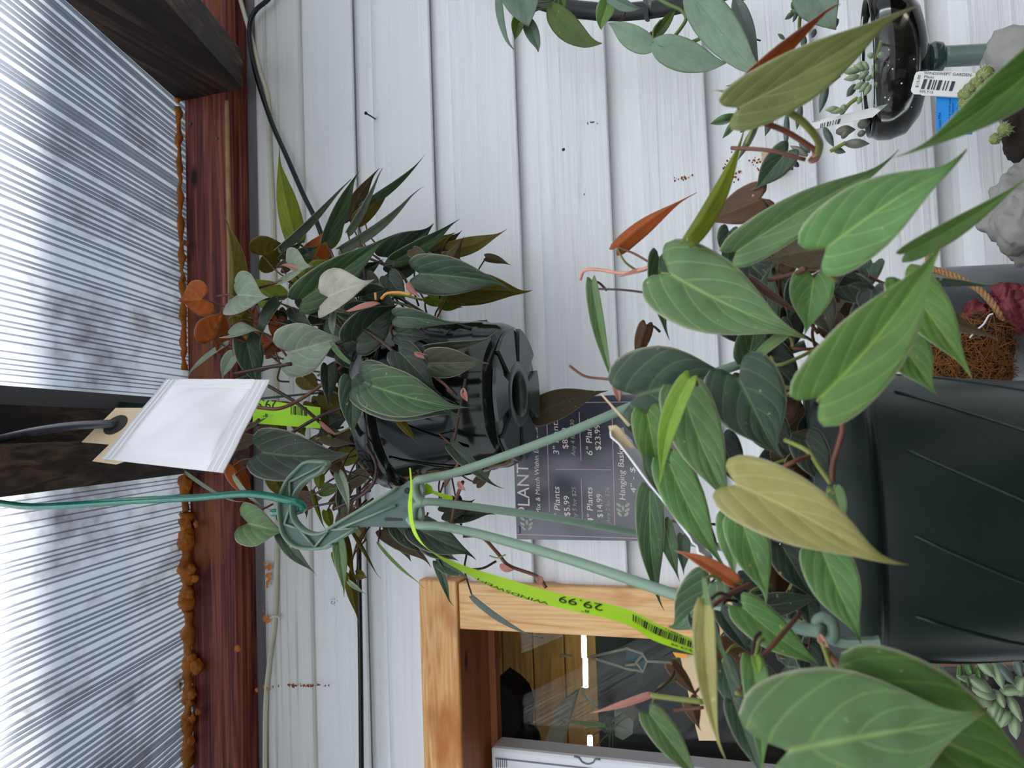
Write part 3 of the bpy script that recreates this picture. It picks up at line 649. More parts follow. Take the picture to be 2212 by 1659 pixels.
# hanger of the far pot
hang_dk = plain('dark_green_hanger', (52, 84, 76), rough=.4)
for k in range(3):
    a = math.radians(75+120*k); e = FC+Vector((.111*math.cos(a), .111*math.sin(a), .160)); top = P(330, 884, -.28)
    tube('hanger_strand', [top, top.lerp(e, .12), e], .0016, hang_dk, far, 7, n=6)
hk = [P(x, y, -.284) for x, y in ((336, 872), (300, 871), (262, 868), (240, 868), (224, 874), (226, 890), (245, 893), (262, 890), (300, 897), (336, 894))]
slab('hanger_hook', hk, .010, hang_dk, far)
YF = -.28
F = [ # bx by tx ty w tone yb yt face fold arch sway
 (637,513,601,326,56,'l',-.24,-.22,170,.45,-.06,.04), (501,637,484,452,62,'o',-.36,-.35,150,.75,.05,-.05), (602,531,757,385,44,'g',-.27,-.25,60,.55,.05,-.04),
 (567,552,622,528,80,'o',-.25,-.22,185,.1,.05,0), (668,577,710,488,66,'c',-.22,-.20,178,.2,.05,0), (704,520,774,365,44,'m',-.25,-.22,30,.4,.05,-.03), (709,527,748,478,30,'l',-.24,-.22,170,.2,.05,0),
 (756,477,817,362,42,'b',-.20,-.18,190,.3,.05,.05), (750,500,826,357,30,'g',-.24,-.2,50,.5,.05,0), (783,444,919,337,30,'m',-.2,-.17,40,.4,.05,.03), (772,477,852,400,36,'o',-.2,-.18,180,.2,0,0), (734,537,911,395,34,'g',-.25,-.18,40,.55,.08,.06),
 (653,647,846,502,82,'m',-.34,-.3,0,.25,.06,.02), (709,642,805,609,112,'W',-.37,-.39,-30,.3,.1,0), (513,637,580,645,108,'g',-.36,-.38,-15,.22,.10,0), (598,649,517,592,66,'l',-.30,-.28,180,.2,.05,0), (632,587,675,576,104,'g',-.33,-.35,-40,.5,.1,.05),
 (437,645,384,651,82,'c',-.33,-.33,165,.15,.02,0), (463,731,487,668,90,'c',-.34,-.32,200,.3,.05,0), (491,744,397,818,26,'g',-.33,-.33,70,.3,.08,0), (505,768,478,824,34,'g',-.34,-.34,30,.3,.05,.1), (497,724,568,712,54,'g',-.36,-.36,-60,.4,.1,.1), (532,735,556,842,62,'D',-.34,-.33,0,.15,.05,0),
 (602,655,558,756,46,'D',-.345,-.345,50,.5,.05,.12), (627,760,744,725,118,'g',-.39,-.38,0,.18,.08,.02), (773,731,862,656,98,'d',-.385,-.36,0,.45,.12,-.08), (759,673,823,655,46,'d',-.37,-.36,20,.2,.05,0), (785,640,843,622,50,'d',-.34,-.33,0,.2,.05,0),
 (722,679,721,738,24,'g',-.36,-.37,40,.4,.05,0), (719,740,788,801,18,'M',-.385,-.38,30,.6,.05,.15), (857,684,991,703,46,'D',-.39,-.39,10,.25,.08,-.06), (862,760,946,853,70,'d',-.405,-.41,0,.1,.04,-.03), (931,783,1055,782,70,'b',-.41,-.415,10,.1,.04,0), (920,753,1075,729,26,'b',-.41,-.4,25,.3,.05,0),
 (805,833,1008,884,108,'m',-.43,-.435,0,.18,.05,.05), (788,825,1000,895,116,'D',-.415,-.42,5,.15,.05,.08), (761,822,761,951,60,'D',-.415,-.42,0,.2,.05,0), (709,793,709,880,38,'d',-.38,-.38,-10,.25,.05,0), (566,977,760,982,116,'d',-.42,-.41,0,.12,.05,.06),
 (590,1030,616,1080,40,'o',-.34,-.33,180,.2,0,0), (504,1006,549,1090,48,'c',-.36,-.35,160,.4,.05,0), (508,1028,586,1104,22,'g',-.37,-.36,60,.4,.05,.15), (403,1018,524,1092,26,'g',-.33,-.33,70,.4,.03,.04), (536,1130,616,1149,98,'M',-.38,-.38,10,.3,.1,0), (605,1152,687,1241,34,'D',-.35,-.34,20,.3,.05,.08),
 (732,1168,746,1290,32,'M',-.36,-.36,10,.3,.04,0), (754,1240,774,1343,28,'o',-.34,-.33,170,.3,.04,0), (724,1195,737,1264,22,'l',-.34,-.33,170,.3,.04,.1), (770,1240,795,1248,22,'o',-.33,-.33,180,.2,0,0), (762,1150,819,1254,10,'o',-.34,-.33,160,.3,.03,.05), (742,1160,768,1255,26,'o',-.35,-.34,170,.3,.05,0), (754,1255,790,1285,14,'g',-.34,-.33,40,.4,0,0),
 (733,1024,754,1112,28,'g',-.38,-.38,20,.4,.05,-.12), (744,1050,732,1124,32,'d',-.37,-.37,0,.3,.05,0), (690,1028,689,1062,24,'l',-.35,-.35,170,.2,0,0), (676,1060,702,1148,14,'l',-.35,-.35,150,.4,.05,0), (706,1105,718,1150,24,'l',-.34,-.34,170,.2,0,0),
 (828,1144,936,1223,46,'b',-.30,-.29,175,.15,.04,.06), (817,1172,918,1269,14,'E',-.31,-.3,60,.4,.04,.06), (856,1138,925,1200,42,'d',-.31,-.3,0,.2,.05,.05), (900,1140,1031,1201,70,'d',-.33,-.32,0,.15,.05,.05), (920,1172,990,1212,46,'d',-.32,-.32,10,.2,.05,0), (944,1214,973,1312,24,'D',-.31,-.3,30,.5,.05,-.1), (951,1215,1014,1249,32,'D',-.31,-.31,20,.4,.05,0), (974,1112,1070,1108,40,'d',-.26,-.25,0,.2,.05,0),
 (974,960,1082,1061,34,'d',-.375,-.37,10,.25,.04,.03), (1030,1045,1064,1012,26,'b',-.30,-.3,180,.2,0,0), (1157,893,1313,843,68,'b',-.17,-.16,180,.12,.05,.06), (906,591,1104,614,92,'D',-.33,-.32,0,.22,.06,-.03), (978,628,1154,637,74,'o',-.28,-.27,185,.15,.04,.08),
 (838,556,938,484,78,'d',-.24,-.22,0,.3,.06,.08), (852,562,993,469,42,'m',-.26,-.23,20,.35,.06,.05), (898,558,983,500,52,'o',-.23,-.21,180,.2,.04,0), (938,545,1000,498,32,'b',-.22,-.2,180,.2,.04,0), (968,542,1096,497,40,'o',-.21,-.2,180,.15,.04,-.06), (1050,556,1104,574,20,'b',-.2,-.19,180,.2,.1,.1), (838,590,916,570,40,'d',-.25,-.22,0,.3,.1,.1),
 (1020,1288,1170,1384,20,'q',-.29,-.28,40,.4,.05,.06), (860,905,905,960,20,'o',-.40,-.40,180,.2,.0,0), (700,600,760,560,40,'d',-.29,-.27,10,.3,.1,0), (640,560,690,530,44,'D',-.25,-.24,20,.3,.1,0), (625,690,690,720,60,'d',-.33,-.33,0,.2,.1,0), (660,640,720,700,60,'d',-.32,-.32,0,.2,.1,0), (700,855,740,900,40,'o',-.34,-.33,180,.2,.05,0),
 (655,815,690,845,44,'o',-.33,-.33,175,.2,.05,0), (672,870,716,940,44,'o',-.33,-.33,180,.2,.05,0), (640,905,660,945,34,'l',-.33,-.33,175,.2,.05,0), (745,760,800,800,60,'d',-.34,-.34,0,.2,.05,0), (700,940,770,960,40,'b',-.34,-.34,180,.2,.05,0), (800,640,860,700,70,'d',-.33,-.33,0,.2,.05,0), (840,600,880,660,50,'d',-.30,-.30,0,.2,.05,0), (700,720,760,790,70,'d',-.33,-.33,0,.2,.05,0),
 (700,980,760,1040,34,'b',-.33,-.33,180,.2,.05,0), (760,600,830,560,40,'d',-.27,-.25,10,.3,.1,0), (640,1085,700,1075,46,'B',-.31,-.31,180,.2,.05,0), (500,960,570,940,36,'b',-.33,-.33,180,.3,.05,0), (500,930,590,895,22,'M',-.37,-.35,60,.4,.05,0), (890,770,930,800,40,'d',-.38,-.38,0,.2,.05,0), (860,720,930,730,50,'d',-.37,-.37,0,.2,.05,0), (770,880,800,940,40,'d',-.37,-.37,0,.2,.05,0),
 (958,650,1000,665,40,'l',-.27,-.26,180,.2,.05,0), (925,640,975,660,36,'l',-.27,-.26,180,.2,.05,0), (520,690,545,735,40,'o',-.33,-.32,180,.2,.05,0), (505,680,560,690,50,'o',-.33,-.32,180,.3,.05,0), (600,690,590,740,36,'c',-.30,-.3,180,.2,.05,0), (620,720,640,770,40,'c',-.30,-.3,180,.2,.05,0)]
for r in F:
    leaf(far, *r[:8], face=r[8], fold=r[9], arch=r[10], sway=r[11], core=FCORE, pet=rng.uniform(.04, .075), pcol=rng.choice([pet_m, pet_dark, pet_m]))
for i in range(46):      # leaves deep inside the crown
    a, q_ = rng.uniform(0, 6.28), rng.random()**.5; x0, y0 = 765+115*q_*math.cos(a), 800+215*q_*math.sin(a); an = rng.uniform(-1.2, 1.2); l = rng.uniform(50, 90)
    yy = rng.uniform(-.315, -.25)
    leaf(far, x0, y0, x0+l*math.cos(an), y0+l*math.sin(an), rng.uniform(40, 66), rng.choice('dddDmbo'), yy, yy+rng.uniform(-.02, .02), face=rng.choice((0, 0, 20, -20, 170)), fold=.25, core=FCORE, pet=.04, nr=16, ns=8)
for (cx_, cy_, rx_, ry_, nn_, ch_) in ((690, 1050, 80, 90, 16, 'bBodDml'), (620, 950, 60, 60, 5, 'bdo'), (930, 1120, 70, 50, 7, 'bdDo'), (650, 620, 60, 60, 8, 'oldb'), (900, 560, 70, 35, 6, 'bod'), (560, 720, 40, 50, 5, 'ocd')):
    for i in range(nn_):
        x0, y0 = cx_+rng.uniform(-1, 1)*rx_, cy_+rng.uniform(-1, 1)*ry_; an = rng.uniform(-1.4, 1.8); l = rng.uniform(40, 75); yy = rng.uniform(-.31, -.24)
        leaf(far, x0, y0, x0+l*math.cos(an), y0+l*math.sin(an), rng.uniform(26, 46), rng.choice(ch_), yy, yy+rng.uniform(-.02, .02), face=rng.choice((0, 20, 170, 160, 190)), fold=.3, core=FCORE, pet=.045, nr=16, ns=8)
V3 = [([(506,808,-.385),(570,795,-.39),(630,786,-.39)],.0024), ([(567,826,-.37),(640,870,-.37),(700,920,-.36),(720,945,-.35)],.0022), ([(556,880,-.40),(600,883,-.40),(640,868,-.39),(690,835,-.38),(740,790,-.37)],.0022),
      ([(622,940,-.39),(690,900,-.38),(740,880,-.37),(800,850,-.36)],.0022), ([(560,622,-.35),(600,610,-.35),(625,608,-.34),(660,640,-.33)],.0017), ([(777,515,-.26),(783,560,-.27),(790,620,-.29),(800,680,-.31)],.0017), ([(778,550,-.24),(830,572,-.25),(865,590,-.27),(880,612,-.29)],.0019),
      ([(640,520,-.25),(680,555,-.26),(720,580,-.28)],.0016), ([(580,690,-.35),(640,705,-.35),(700,700,-.35)],.0013), ([(760,700,-.38),(800,720,-.385),(850,760,-.39),(872,790,-.395)],.0022), ([(790,960,-.39),(812,1000,-.39),(808,1040,-.39),(780,1070,-.38),(720,1100,-.37)],.0022),
      ([(1005,820,-.41),(1000,850,-.42),(990,900,-.41),(982,950,-.40)],.0016), ([(978,850,-.41),(960,830,-.405),(940,815,-.40)],.0016), ([(640,1100,-.36),(720,1085,-.36),(800,1060,-.37)],.0014), ([(650,1080,-.36),(740,1040,-.36),(800,1010,-.37)],.0014),
      ([(960,1050,-.33),(985,1010,-.34),(1000,975,-.35)],.002), ([(975,1130,-.31),(985,1080,-.31),(1000,1040,-.32)],.0022), ([(1000,1158,-.30),(1040,1160,-.29),(1075,1195,-.28),(1100,1222,-.28),(1160,1245,-.27),(1180,1270,-.27)],.0022), ([(990,1230,-.3),(1040,1228,-.29),(1072,1212,-.28)],.0015),
      ([(620,770,-.38),(600,745,-.37),(570,720,-.36)],.0016), ([(548,650,-.35),(620,640,-.34),(655,632,-.33)],.0014), ([(470,640,-.345),(500,636,-.35),(530,640,-.35)],.0014), ([(560,905,-.36),(530,930,-.36),(500,965,-.35),(480,1000,-.35)],.0016), ([(595,760,-.39),(605,790,-.39),(600,820,-.38),(625,825,-.37)],.0011)]
for pts, r in V3: vine(far, pts, r, rng.choice([pet_dark, pet_dark, pet_m]))
for i in range(26):     # tangle of stems inside the crown
    x0, y0 = rng.uniform(640, 860), rng.uniform(620, 1080); a = rng.uniform(-.9, .9); l = rng.uniform(50, 150)
    yy = rng.uniform(-.34, -.27)
    vine(far, [(x0, y0, yy), (x0+l*.5, y0+a*l*.4+rng.uniform(-15, 15), yy-.01), (x0+l, y0+a*l, yy)], rng.uniform(.0009, .0018), rng.choice([pet_m, pet_dark, pet_green]))
vine(far, [(824,645,-.405),(836,634,-.41),(862,632,-.41),(888,636,-.41)], .0017, root_m, 'aerial_root'); vine(far, [(812,648,-.40),(811,632,-.40)], .0014, root_m, 'aerial_root')
vine(far, [(1057,1200,-.285),(1075,1205,-.285),(1092,1198,-.285)], .0008, pet_green, 'aerial_root')
def sheath(parent, b, t, w, y): leaf(parent, b[0], b[1], t[0], t[1], w, 'P', y, y, face=30, fold=.5, tab=HW2, lobe=0, pet=0, name='leaf_sheath', nr=10, ns=6)
for b, t, w, y in (((820,655),(745,675),16,-.40), ((895,762),(940,773),16,-.41), ((1000,838),(1010,868),18,-.42), ((880,610),(905,640),20,-.35), ((1080,1220),(1110,1232),20,-.285), ((1170,1245),(1165,1262),22,-.275), ((990,1040),(1005,1060),16,-.33), ((650,585),(605,570),14,-.34), ((690,910),(728,940),14,-.38)): sheath(far, b, t, w, y)
# lime price tag of the far pot
lime = plain('lime_tag_paper', (158, 214, 40), rough=.45, spec=.4); black_ink = plain('black_ink', (16, 18, 14), rough=.6)
tg = [P(x, y, -.35) for x, y in ((546, 862), (692, 880), (692, 926), (546, 914))]
tgo = slab('price_tag', tg, .0004, lime, far)
def quad(c00, c10, c11, c01, off=.0008):
    def fn(a, b):
        p = (c00*(1-a)+c10*a)*(1-b)+(c01*(1-a)+c11*a)*b; return p+(CAM-p).normalized()*off
    return fn
E2 = lambda x, y, d=-.35: P(x, y, d)
letters('lettering', '29.99', quad(E2(598, 865), E2(540, 862), E2(540, 882), E2(598, 885)), black_ink, tgo)
letters('lettering', '8"', quad(E2(578, 894), E2(568, 893), E2(568, 900), E2(578, 901)), black_ink, tgo)
bars('barcode', quad(E2(628, 876), E2(664, 880), E2(664, 899), E2(628, 895)), 14, black_ink, tgo, 3)

# ------------------------------------------------------------------ near hanging plant
near = thing('hanging_plant', 'large heart-leaf plant in a dark green hanging pot close to the camera', 'plant', P(2250, 1110, -.58))
pot_g = plain('dark_green_plastic', (26, 40, 36), rough=.33, spec=.5, var=.25, vscale=60, bump=.08)
NX = (P(1900, 790, -.58).x+P(1900, 1443, -.58).x)/2; NC = Vector((NX, -.58, 1.556))
prof = [(0, -.150), (.078, -.150), (.086, -.140), (.0995, -.012), (.101, -.004), (.101, .0), (.1065, .0), (.1085, .004), (.1085, .034), (.1065, .037), (.104, .034), (.099, -.01), (.085, -.135), (0, -.140)]
npot = lathe('pot', NC, prof, pot_g, near, 72)
for k in range(12):
    a0 = 2*math.pi*k/12; pts = []
    for i in range(10):
        u = i/9; z = -.018-.115*u; rr_ = .0992-.0125*u; a = a0-u*.62; pts.append(NC+Vector((rr_*math.cos(a), rr_*math.sin(a), z)))
    tube('moulded_ridge', pts, .0010, pot_g, npot, 5, raw=True)
lathe('soil', NC+Vector((0, 0, .022)), [(0, .008), (.06, .005), (.102, 0), (.102, -.01), (0, -.012)], soil_m, near, 32)
NCORE = NC+Vector((0, 0, .03))
N_ = [ # bx by tx ty w tone yb yt face fold arch sway
 (1447,591,1744,729,182,'M',-.70,-.72,0,.12,.05,.05), (1376,854,1603,812,196,'D',-.66,-.66,0,.10,.04,-.06), (1490,818,1430,1066,52,'L',-.76,-.76,25,.35,.05,.14), (1398,895,1432,1068,78,'E',-.69,-.69,0,.2,.05,0), (1475,850,1589,1112,118,'M',-.735,-.74,0,.15,.05,.05),
 (1596,818,1683,994,166,'D',-.71,-.71,0,.15,.06,0), (1591,1047,1952,1243,158,'Y',-.82,-.83,0,.14,.06,-.05), (1420,990,1560,1180,86,'m',-.70,-.70,0,.2,.05,0), (1445,1000,1567,1230,92,'G',-.715,-.71,0,.2,.05,.05), (1573,1117,1588,1252,58,'G',-.735,-.74,10,.3,.05,0), (1602,1125,1664,1307,92,'G',-.745,-.75,0,.2,.05,0),
 (1404,1058,1426,1322,66,'m',-.64,-.63,0,.3,.05,.06), (1434,1128,1467,1258,40,'m',-.635,-.63,0,.25,.05,0), (1476,1158,1476,1245,32,'D',-.63,-.63,0,.3,.05,0), (1586,1257,1452,1186,40,'C',-.77,-.76,20,.4,.06,.05), (1535,1260,1442,1366,104,'m',-.69,-.67,0,.25,.08,-.1),
 (1524,1306,1563,1656,56,'Y',-.82,-.82,20,.45,.04,.06), (1523,1252,1598,1496,20,'M',-.825,-.81,60,.4,.05,.05), (1624,1423,1644,1690,60,'G',-.80,-.80,0,.3,.05,-.06), (1632,1420,1640,1460,22,'L',-.805,-.805,0,.3,0,0), (1605,1312,1787,1446,84,'G',-.73,-.73,0,.2,.05,.06), (1778,1195,1867,1392,112,'G',-.775,-.78,0,.2,.05,.03),
 (1703,1622,2136,1551,318,'M',-.865,-.86,0,.10,.05,-.02), (1860,1520,2300,1720,290,'H',-.845,-.84,0,.2,.05,0), (1404,1542,1520,1700,64,'M',-.74,-.74,0,.25,.05,0), (1585,1517,1650,1690,56,'D',-.77,-.77,0,.3,.05,0), (1450,1436,1512,1512,34,'B',-.70,-.70,180,.3,.05,0), (1490,1512,1512,1580,38,'B',-.70,-.70,180,.3,.05,0),
 (1405,1502,1270,1541,20,'P',-.74,-.74,20,.6,.05,-.06), (1558,1322,1627,1422,44,'d',-.72,-.72,0,.3,.05,0), (1560,1400,1692,1476,64,'B',-.70,-.70,180,.2,.05,0),  # last entry: brown leaf standing in for a patch of shadow
 (1594,233,1982,-4,124,'O',-.80,-.80,10,.16,.06,.04), (1607,178,1818,-4,50,'C',-.78,-.77,30,.45,.05,-.05), (1607,205,1537,193,14,'Y',-.77,-.77,20,.5,0,0), (1486,514,1613,270,58,'l',-.72,-.70,150,.6,.05,-.05), (1333,535,1502,417,46,'C',-.62,-.6,160,.45,.06,.1), (1644,428,1514,485,80,'B',-.60,-.58,180,.15,.05,0),
 (1591,543,1953,340,100,'M',-.73,-.74,15,.35,.10,-.07), (1787,534,2100,338,164,'G',-.81,-.83,0,.2,.06,-.06), (2280,108,1946,345,104,'H',-.84,-.84,0,.3,.05,-.07), (1774,856,2040,515,170,'E',-.85,-.85,5,.3,.08,.07), (1955,548,2235,372,54,'H',-.80,-.82,30,.3,.05,.04), (1955,608,2103,816,104,'E',-.77,-.78,-10,.25,.05,0), (1928,722,2022,859,104,'H',-.765,-.77,-10,.3,.05,-.04),
 (1758,602,1742,725,96,'G',-.69,-.69,10,.3,.08,0), (1976,608,2157,622,28,'d',-.74,-.74,30,.3,.05,-.1), (2012,662,2163,728,40,'b',-.73,-.73,180,.3,.08,-.15), (1782,538,1650,568,90,'b',-.66,-.64,180,.15,.05,-.1), (1424,556,1442,732,66,'m',-.645,-.65,-20,.45,.05,.1), (1279,606,1332,858,36,'M',-.63,-.62,20,.5,.04,.03), (1698,722,1600,815,30,'M',-.71,-.71,40,.3,.05,.1),
 (1396,702,1370,790,36,'B',-.60,-.6,180,.2,.05,0), (1702,326,1626,416,62,'D',-.62,-.6,0,.3,.05,0), (1803,1058,1826,1142,40,'M',-.74,-.74,0,.3,.05,0), (1640,1312,1782,1288,54,'d',-.68,-.68,0,.2,.05,0), (1575,500,1560,560,50,'D',-.62,-.62,0,.3,.05,0), (1725,610,1700,700,50,'d',-.62,-.62,0,.2,.05,0), (1680,500,1660,560,80,'b',-.60,-.6,180,.2,.05,0),
 (1740,950,1790,1060,80,'d',-.68,-.68,0,.2,.05,0), (1640,900,1720,1000,90,'d',-.65,-.65,0,.2,.05,0), (1650,760,1740,860,90,'d',-.63,-.63,0,.2,.05,0), (1560,950,1600,1060,70,'d',-.66,-.66,0,.2,.05,0), (1690,1180,1760,1300,80,'d',-.68,-.68,0,.2,.05,0), (1600,1260,1700,1330,70,'d',-.67,-.67,0,.2,.05,0), (1560,680,1640,760,70,'d',-.62,-.62,0,.2,.05,0), (1610,560,1690,640,90,'d',-.61,-.61,0,.2,.05,0),
 (1690,1080,1740,1180,70,'d',-.67,-.67,0,.2,.05,0), (1640,1460,1690,1560,70,'d',-.72,-.72,0,.2,.05,0), (1560,1430,1600,1560,60,'D',-.73,-.73,0,.2,.05,0), (1620,600,1745,690,24,'B',-.68,-.68,30,.4,.05,0), (1510,1330,1560,1420,60,'d',-.68,-.68,0,.2,.05,0)]
for r in N_:
    big = r[4] > 100
    leaf(near, *r[:8], face=r[8], fold=r[9], arch=r[10], sway=r[11], core=NCORE, pet=0 if r[0] in (1486, 1591, 1955) else rng.uniform(.012, .03), pr=.0009, pcol=rng.choice([pet_m, pet_dark, pet_green]), nr=28 if big else 20, ns=14 if big else 10, quilt=.034 if big else .042)
for i in range(60):
    x0, y0 = rng.uniform(1590, 1790), rng.uniform(560, 1440); an = rng.uniform(-1.5, 1.5); l = rng.uniform(70, 130); yy = rng.uniform(-.655, -.56)
    if x0 < 1640 and 860 < y0 < 1250: x0 += 80
    leaf(near, x0, y0, x0+l*math.cos(an)*.6, y0+l*math.sin(an), rng.uniform(60, 100), rng.choice('dddDmbB'), yy, yy+rng.uniform(-.02, .02), face=rng.choice((0, 0, 20, -20, 170)), fold=.25, core=NCORE, pet=.03, nr=16, ns=8)
for i in range(16):
    x0, y0 = rng.uniform(1770, 1900), rng.uniform(560, 700); an = rng.uniform(-.6, 2.2); l = rng.uniform(60, 110); yy = rng.uniform(-.68, -.60)
    leaf(near, x0, y0, x0+l*math.cos(an), y0+l*math.sin(an), rng.uniform(50, 80), rng.choice('ddDbB'), yy, yy+rng.uniform(-.02, .02), face=rng.choice((0, 20, 170)), fold=.25, core=NCORE, pet=.03, nr=16, ns=8)
V4 = [([(1334,534,-.62),(1370,548,-.62),(1405,568,-.63)],.0011,pet_m), ([(1285,624,-.63),(1340,626,-.64),(1390,632,-.64),(1430,644,-.65)],.0010,pet_dark), ([(1253,605,-.62),(1262,585,-.62),(1290,582,-.625),(1350,590,-.64),(1410,575,-.65)],.0016,pet_pink), ([(1430,590,-.66),(1447,593,-.69)],.0014,pet_green),
      ([(1230,790,-.62),(1262,812,-.62),(1300,818,-.62),(1350,822,-.63),(1400,830,-.64)],.0013,pet_m), ([(1690,235,-.78),(1725,255,-.77),(1755,285,-.76),(1770,310,-.74),(1768,330,-.72)],.0026,pet_green), ([(1640,262,-.74),(1700,285,-.73),(1770,330,-.72)],.0021,pet_m), ([(1580,320,-.70),(1660,325,-.71),(1740,345,-.71)],.0016,pet_m),
      ([(1735,420,-.68),(1720,450,-.67),(1705,500,-.66)],.0018,pet_dark), ([(1785,430,-.72),(1800,400,-.72)],.0026,pet_pink), ([(1800,880,-.71),(1820,920,-.72),(1812,960,-.72),(1800,1000,-.72),(1798,1040,-.72)],.0022,pet_m), ([(1695,950,-.72),(1745,975,-.73),(1770,1010,-.73),(1795,1045,-.73)],.0017,pet_green),
      ([(1690,1010,-.74),(1720,995,-.74),(1750,985,-.73)],.0017,pet_m), ([(1537,1310,-.80),(1580,1280,-.79),(1620,1262,-.78)],.0016,pet_m), ([(1640,1425,-.80),(1690,1370,-.79),(1728,1325,-.76)],.0016,pet_m), ([(1590,1497,-.80),(1650,1505,-.79),(1700,1480,-.77)],.0013,pet_green), ([(1405,1502,-.74),(1450,1508,-.74),(1520,1516,-.74)],.0020,pet_green), ([(1455,1535,-.73),(1520,1528,-.73)],.0013,pet_m),
      ([(1790,1410,-.74),(1812,1440,-.75),(1830,1470,-.75)],.0022,pet_m), ([(1880,1400,-.75),(1870,1450,-.75),(1845,1478,-.75)],.0022,pet_m), ([(1776,1385,-.75),(1795,1440,-.74),(1810,1470,-.74)],.0018,pet_green), ([(1740,580,-.70),(1720,590,-.69),(1660,605,-.68)],.0018,pet_m)]
for pts, r, m_ in V4: vine(near, pts, r*.8, m_)
for i in range(34):
    x0, y0 = rng.uniform(1620, 1800), rng.uniform(560, 1420); yy = rng.uniform(-.66, -.58)
    vine(near, [(x0, y0, yy), (x0+rng.uniform(20, 60), y0+rng.uniform(-30, 30), yy-.01), (x0+rng.uniform(70, 130), y0+rng.uniform(-70, 70), yy)], rng.uniform(.001, .002), rng.choice([pet_m, pet_dark, pet_green]))
for b, t, w, y in (((1775,318),(1755,340),26,-.72), ((1745,348),(1775,330),22,-.715), ((1790,415),(1770,440),24,-.72), ((1405,580),(1335,600),14,-.645), ((1330,815),(1340,870),22,-.615), ((1770,1370),(1790,1400),22,-.75)): sheath(near, b, t, w, y)

# hanger of the near pot: ribbed plastic hook, body and three strands
hgm = plain('green_hanger_plastic', (116, 140, 122), rough=.38, spec=.45)
hgw = plain('green_hanger_web', (62, 88, 80), rough=.45)  # darker web, lighter rails: shading of one moulding painted into colour
YH = -.58
def hp_(x, y, d=0.0): return P(480+x/3.606, 880+y/3.606, YH+d)
hook_out = [(820, 425), (665, 425), (590, 485), (520, 560), (475, 650), (450, 740), (455, 850), (475, 960), (520, 1035), (590, 1085), (690, 1100), (800, 1090), (880, 1060)]
hook_in = [(820, 450), (760, 510), (690, 545), (620, 600), (570, 680), (550, 770), (560, 860), (610, 930), (680, 975), (760, 985), (850, 950)]
tip = P(880, 1042, YH); 
up_e = [(640+x/4.148, 980+y/4.148) for x, y in ((310, 665), (600, 490), (910, 305), (1040, 230), (1085, 300))]
dn_e = [(640+x/4.148, 980+y/4.148) for x, y in ((1065, 650), (990, 662), (620, 655), (540, 670), (260, 838))]
outer = [(480+x/3.606, 880+y/3.606) for x, y in hook_out]; inner = [(480+x/3.606, 880+y/3.606) for x, y in hook_in]
body = outer[:-1]+dn_e[::-1][0:]+up_e[::-1]+inner[::-1]
# web plate: triangulated between the outlines
web = slab('hook_web', [P(x, y, YH-.001) for x, y in body], .003, hgw, near)
def rail(pts, r=.0050, nm='hook_rail', mat=None):
    return tube(nm, [P(x, y, YH-.001) for x, y in pts], r, mat or hgm, near, 8, n=4, flat=.36)
rail(outer+dn_e[::-1][:2]); rail(inner+[up_e[0], up_e[1], up_e[2]]); rail([outer[0], (709, 1001), inner[0]], .0045)
for a, b in (((820, 430), (525, 580)), ((525, 580), (530, 760)), ((530, 760), (485, 910)), ((485, 910), (610, 950)), ((610, 960), (720, 1090)), ((720, 1090), (830, 955)), ((830, 955), (1060, 940))):
    tube('hook_rib', [hp_(*a, -.003), hp_(*b, -.003)], .0012, hgm, near, 6, n=2)
tube('hook_rib', [P(730, 1143, YH-.003), P(855, 1092, YH-.003)], .0013, hgm, near, 6, n=2)
slab('hook_slot', [P(640+x/4.148, 980+y/4.148, YH-.0016) for x, y in ((785, 585), (800, 572), (945, 582), (952, 592), (945, 602), (800, 604))], .0004, dark_hole, near)
lathe('hook_eyelet', P(879, 1060, YH-.002), [(0, -.0002), (.0014, -.0002), (.0022, -.001), (.0026, .0005)], dark_hole, near, 16, axis=(0, 1, 0))
emb = plain('embossed_plastic', (54, 76, 68), rough=.5)
letters('lettering', 'MAX WT 20 LBS', quad(P(850, 1078, YH-.0028), P(766, 1126, YH-.0028), P(771, 1131, YH-.0028), P(855, 1083, YH-.0028), .0003), emb, web)
letters('lettering', '20', quad(P(868, 1067, YH-.0028), P(862, 1077, YH-.0028), P(869, 1080, YH-.0028), P(874, 1070, YH-.0028), .0003), emb, web)
letters('lettering', '161', quad(P(872, 1095, YH-.0028), P(868, 1106, YH-.0028), P(874, 1109, YH-.0028), P(878, 1098, YH-.0028), .0003), emb, web)
# looped shoulders and strands
def strand(pts, r=.0036): tube('hanger_strand', [P(*p) for p in pts], r, hgm, near, 10, n=8)
strand([(902, 1140, YH), (893, 1122, YH), (896, 1095, YH), (910, 1087, YH), (935, 1084, YH), (1000, 1092, YH+.004), (1200, 1120, YH+.03), (1460, 1166, YH+.08), (1700, 1205, YH+.10)], .0034)
strand([(915, 1086, YH), (903, 1075, YH), (896, 1055, YH), (902, 1038, YH), (925, 1033, YH-.002), (1000, 1016, YH-.004), (1200, 945, YH-.005), (1370, 875, YH), (1560, 800, YH), (1740, 745, YH)], .0038)
strand([(884, 1120, YH), (893, 1130, YH-.003), (910, 1135, YH-.006), (960, 1138, YH-.012), (1060, 1160, YH-.028), (1250, 1215, YH-.06), (1500, 1298, YH-.10), (1700, 1350, YH-.13), (1778, 1366, YH-.14)], .0038)
slab('hanger_boss', [P(x, y, YH+.001) for x, y in ((880, 1040), (905, 1032), (915, 1060), (908, 1087), (912, 1112), (905, 1138), (885, 1140))], .006, hgm, near)
clip = tube('rim_clip', [P(x, y, -.715) for x, y in ((1775, 1362), (1766, 1345), (1778, 1335), (1795, 1345), (1800, 1370), (1792, 1385))], .0036, hgm, near, 8)
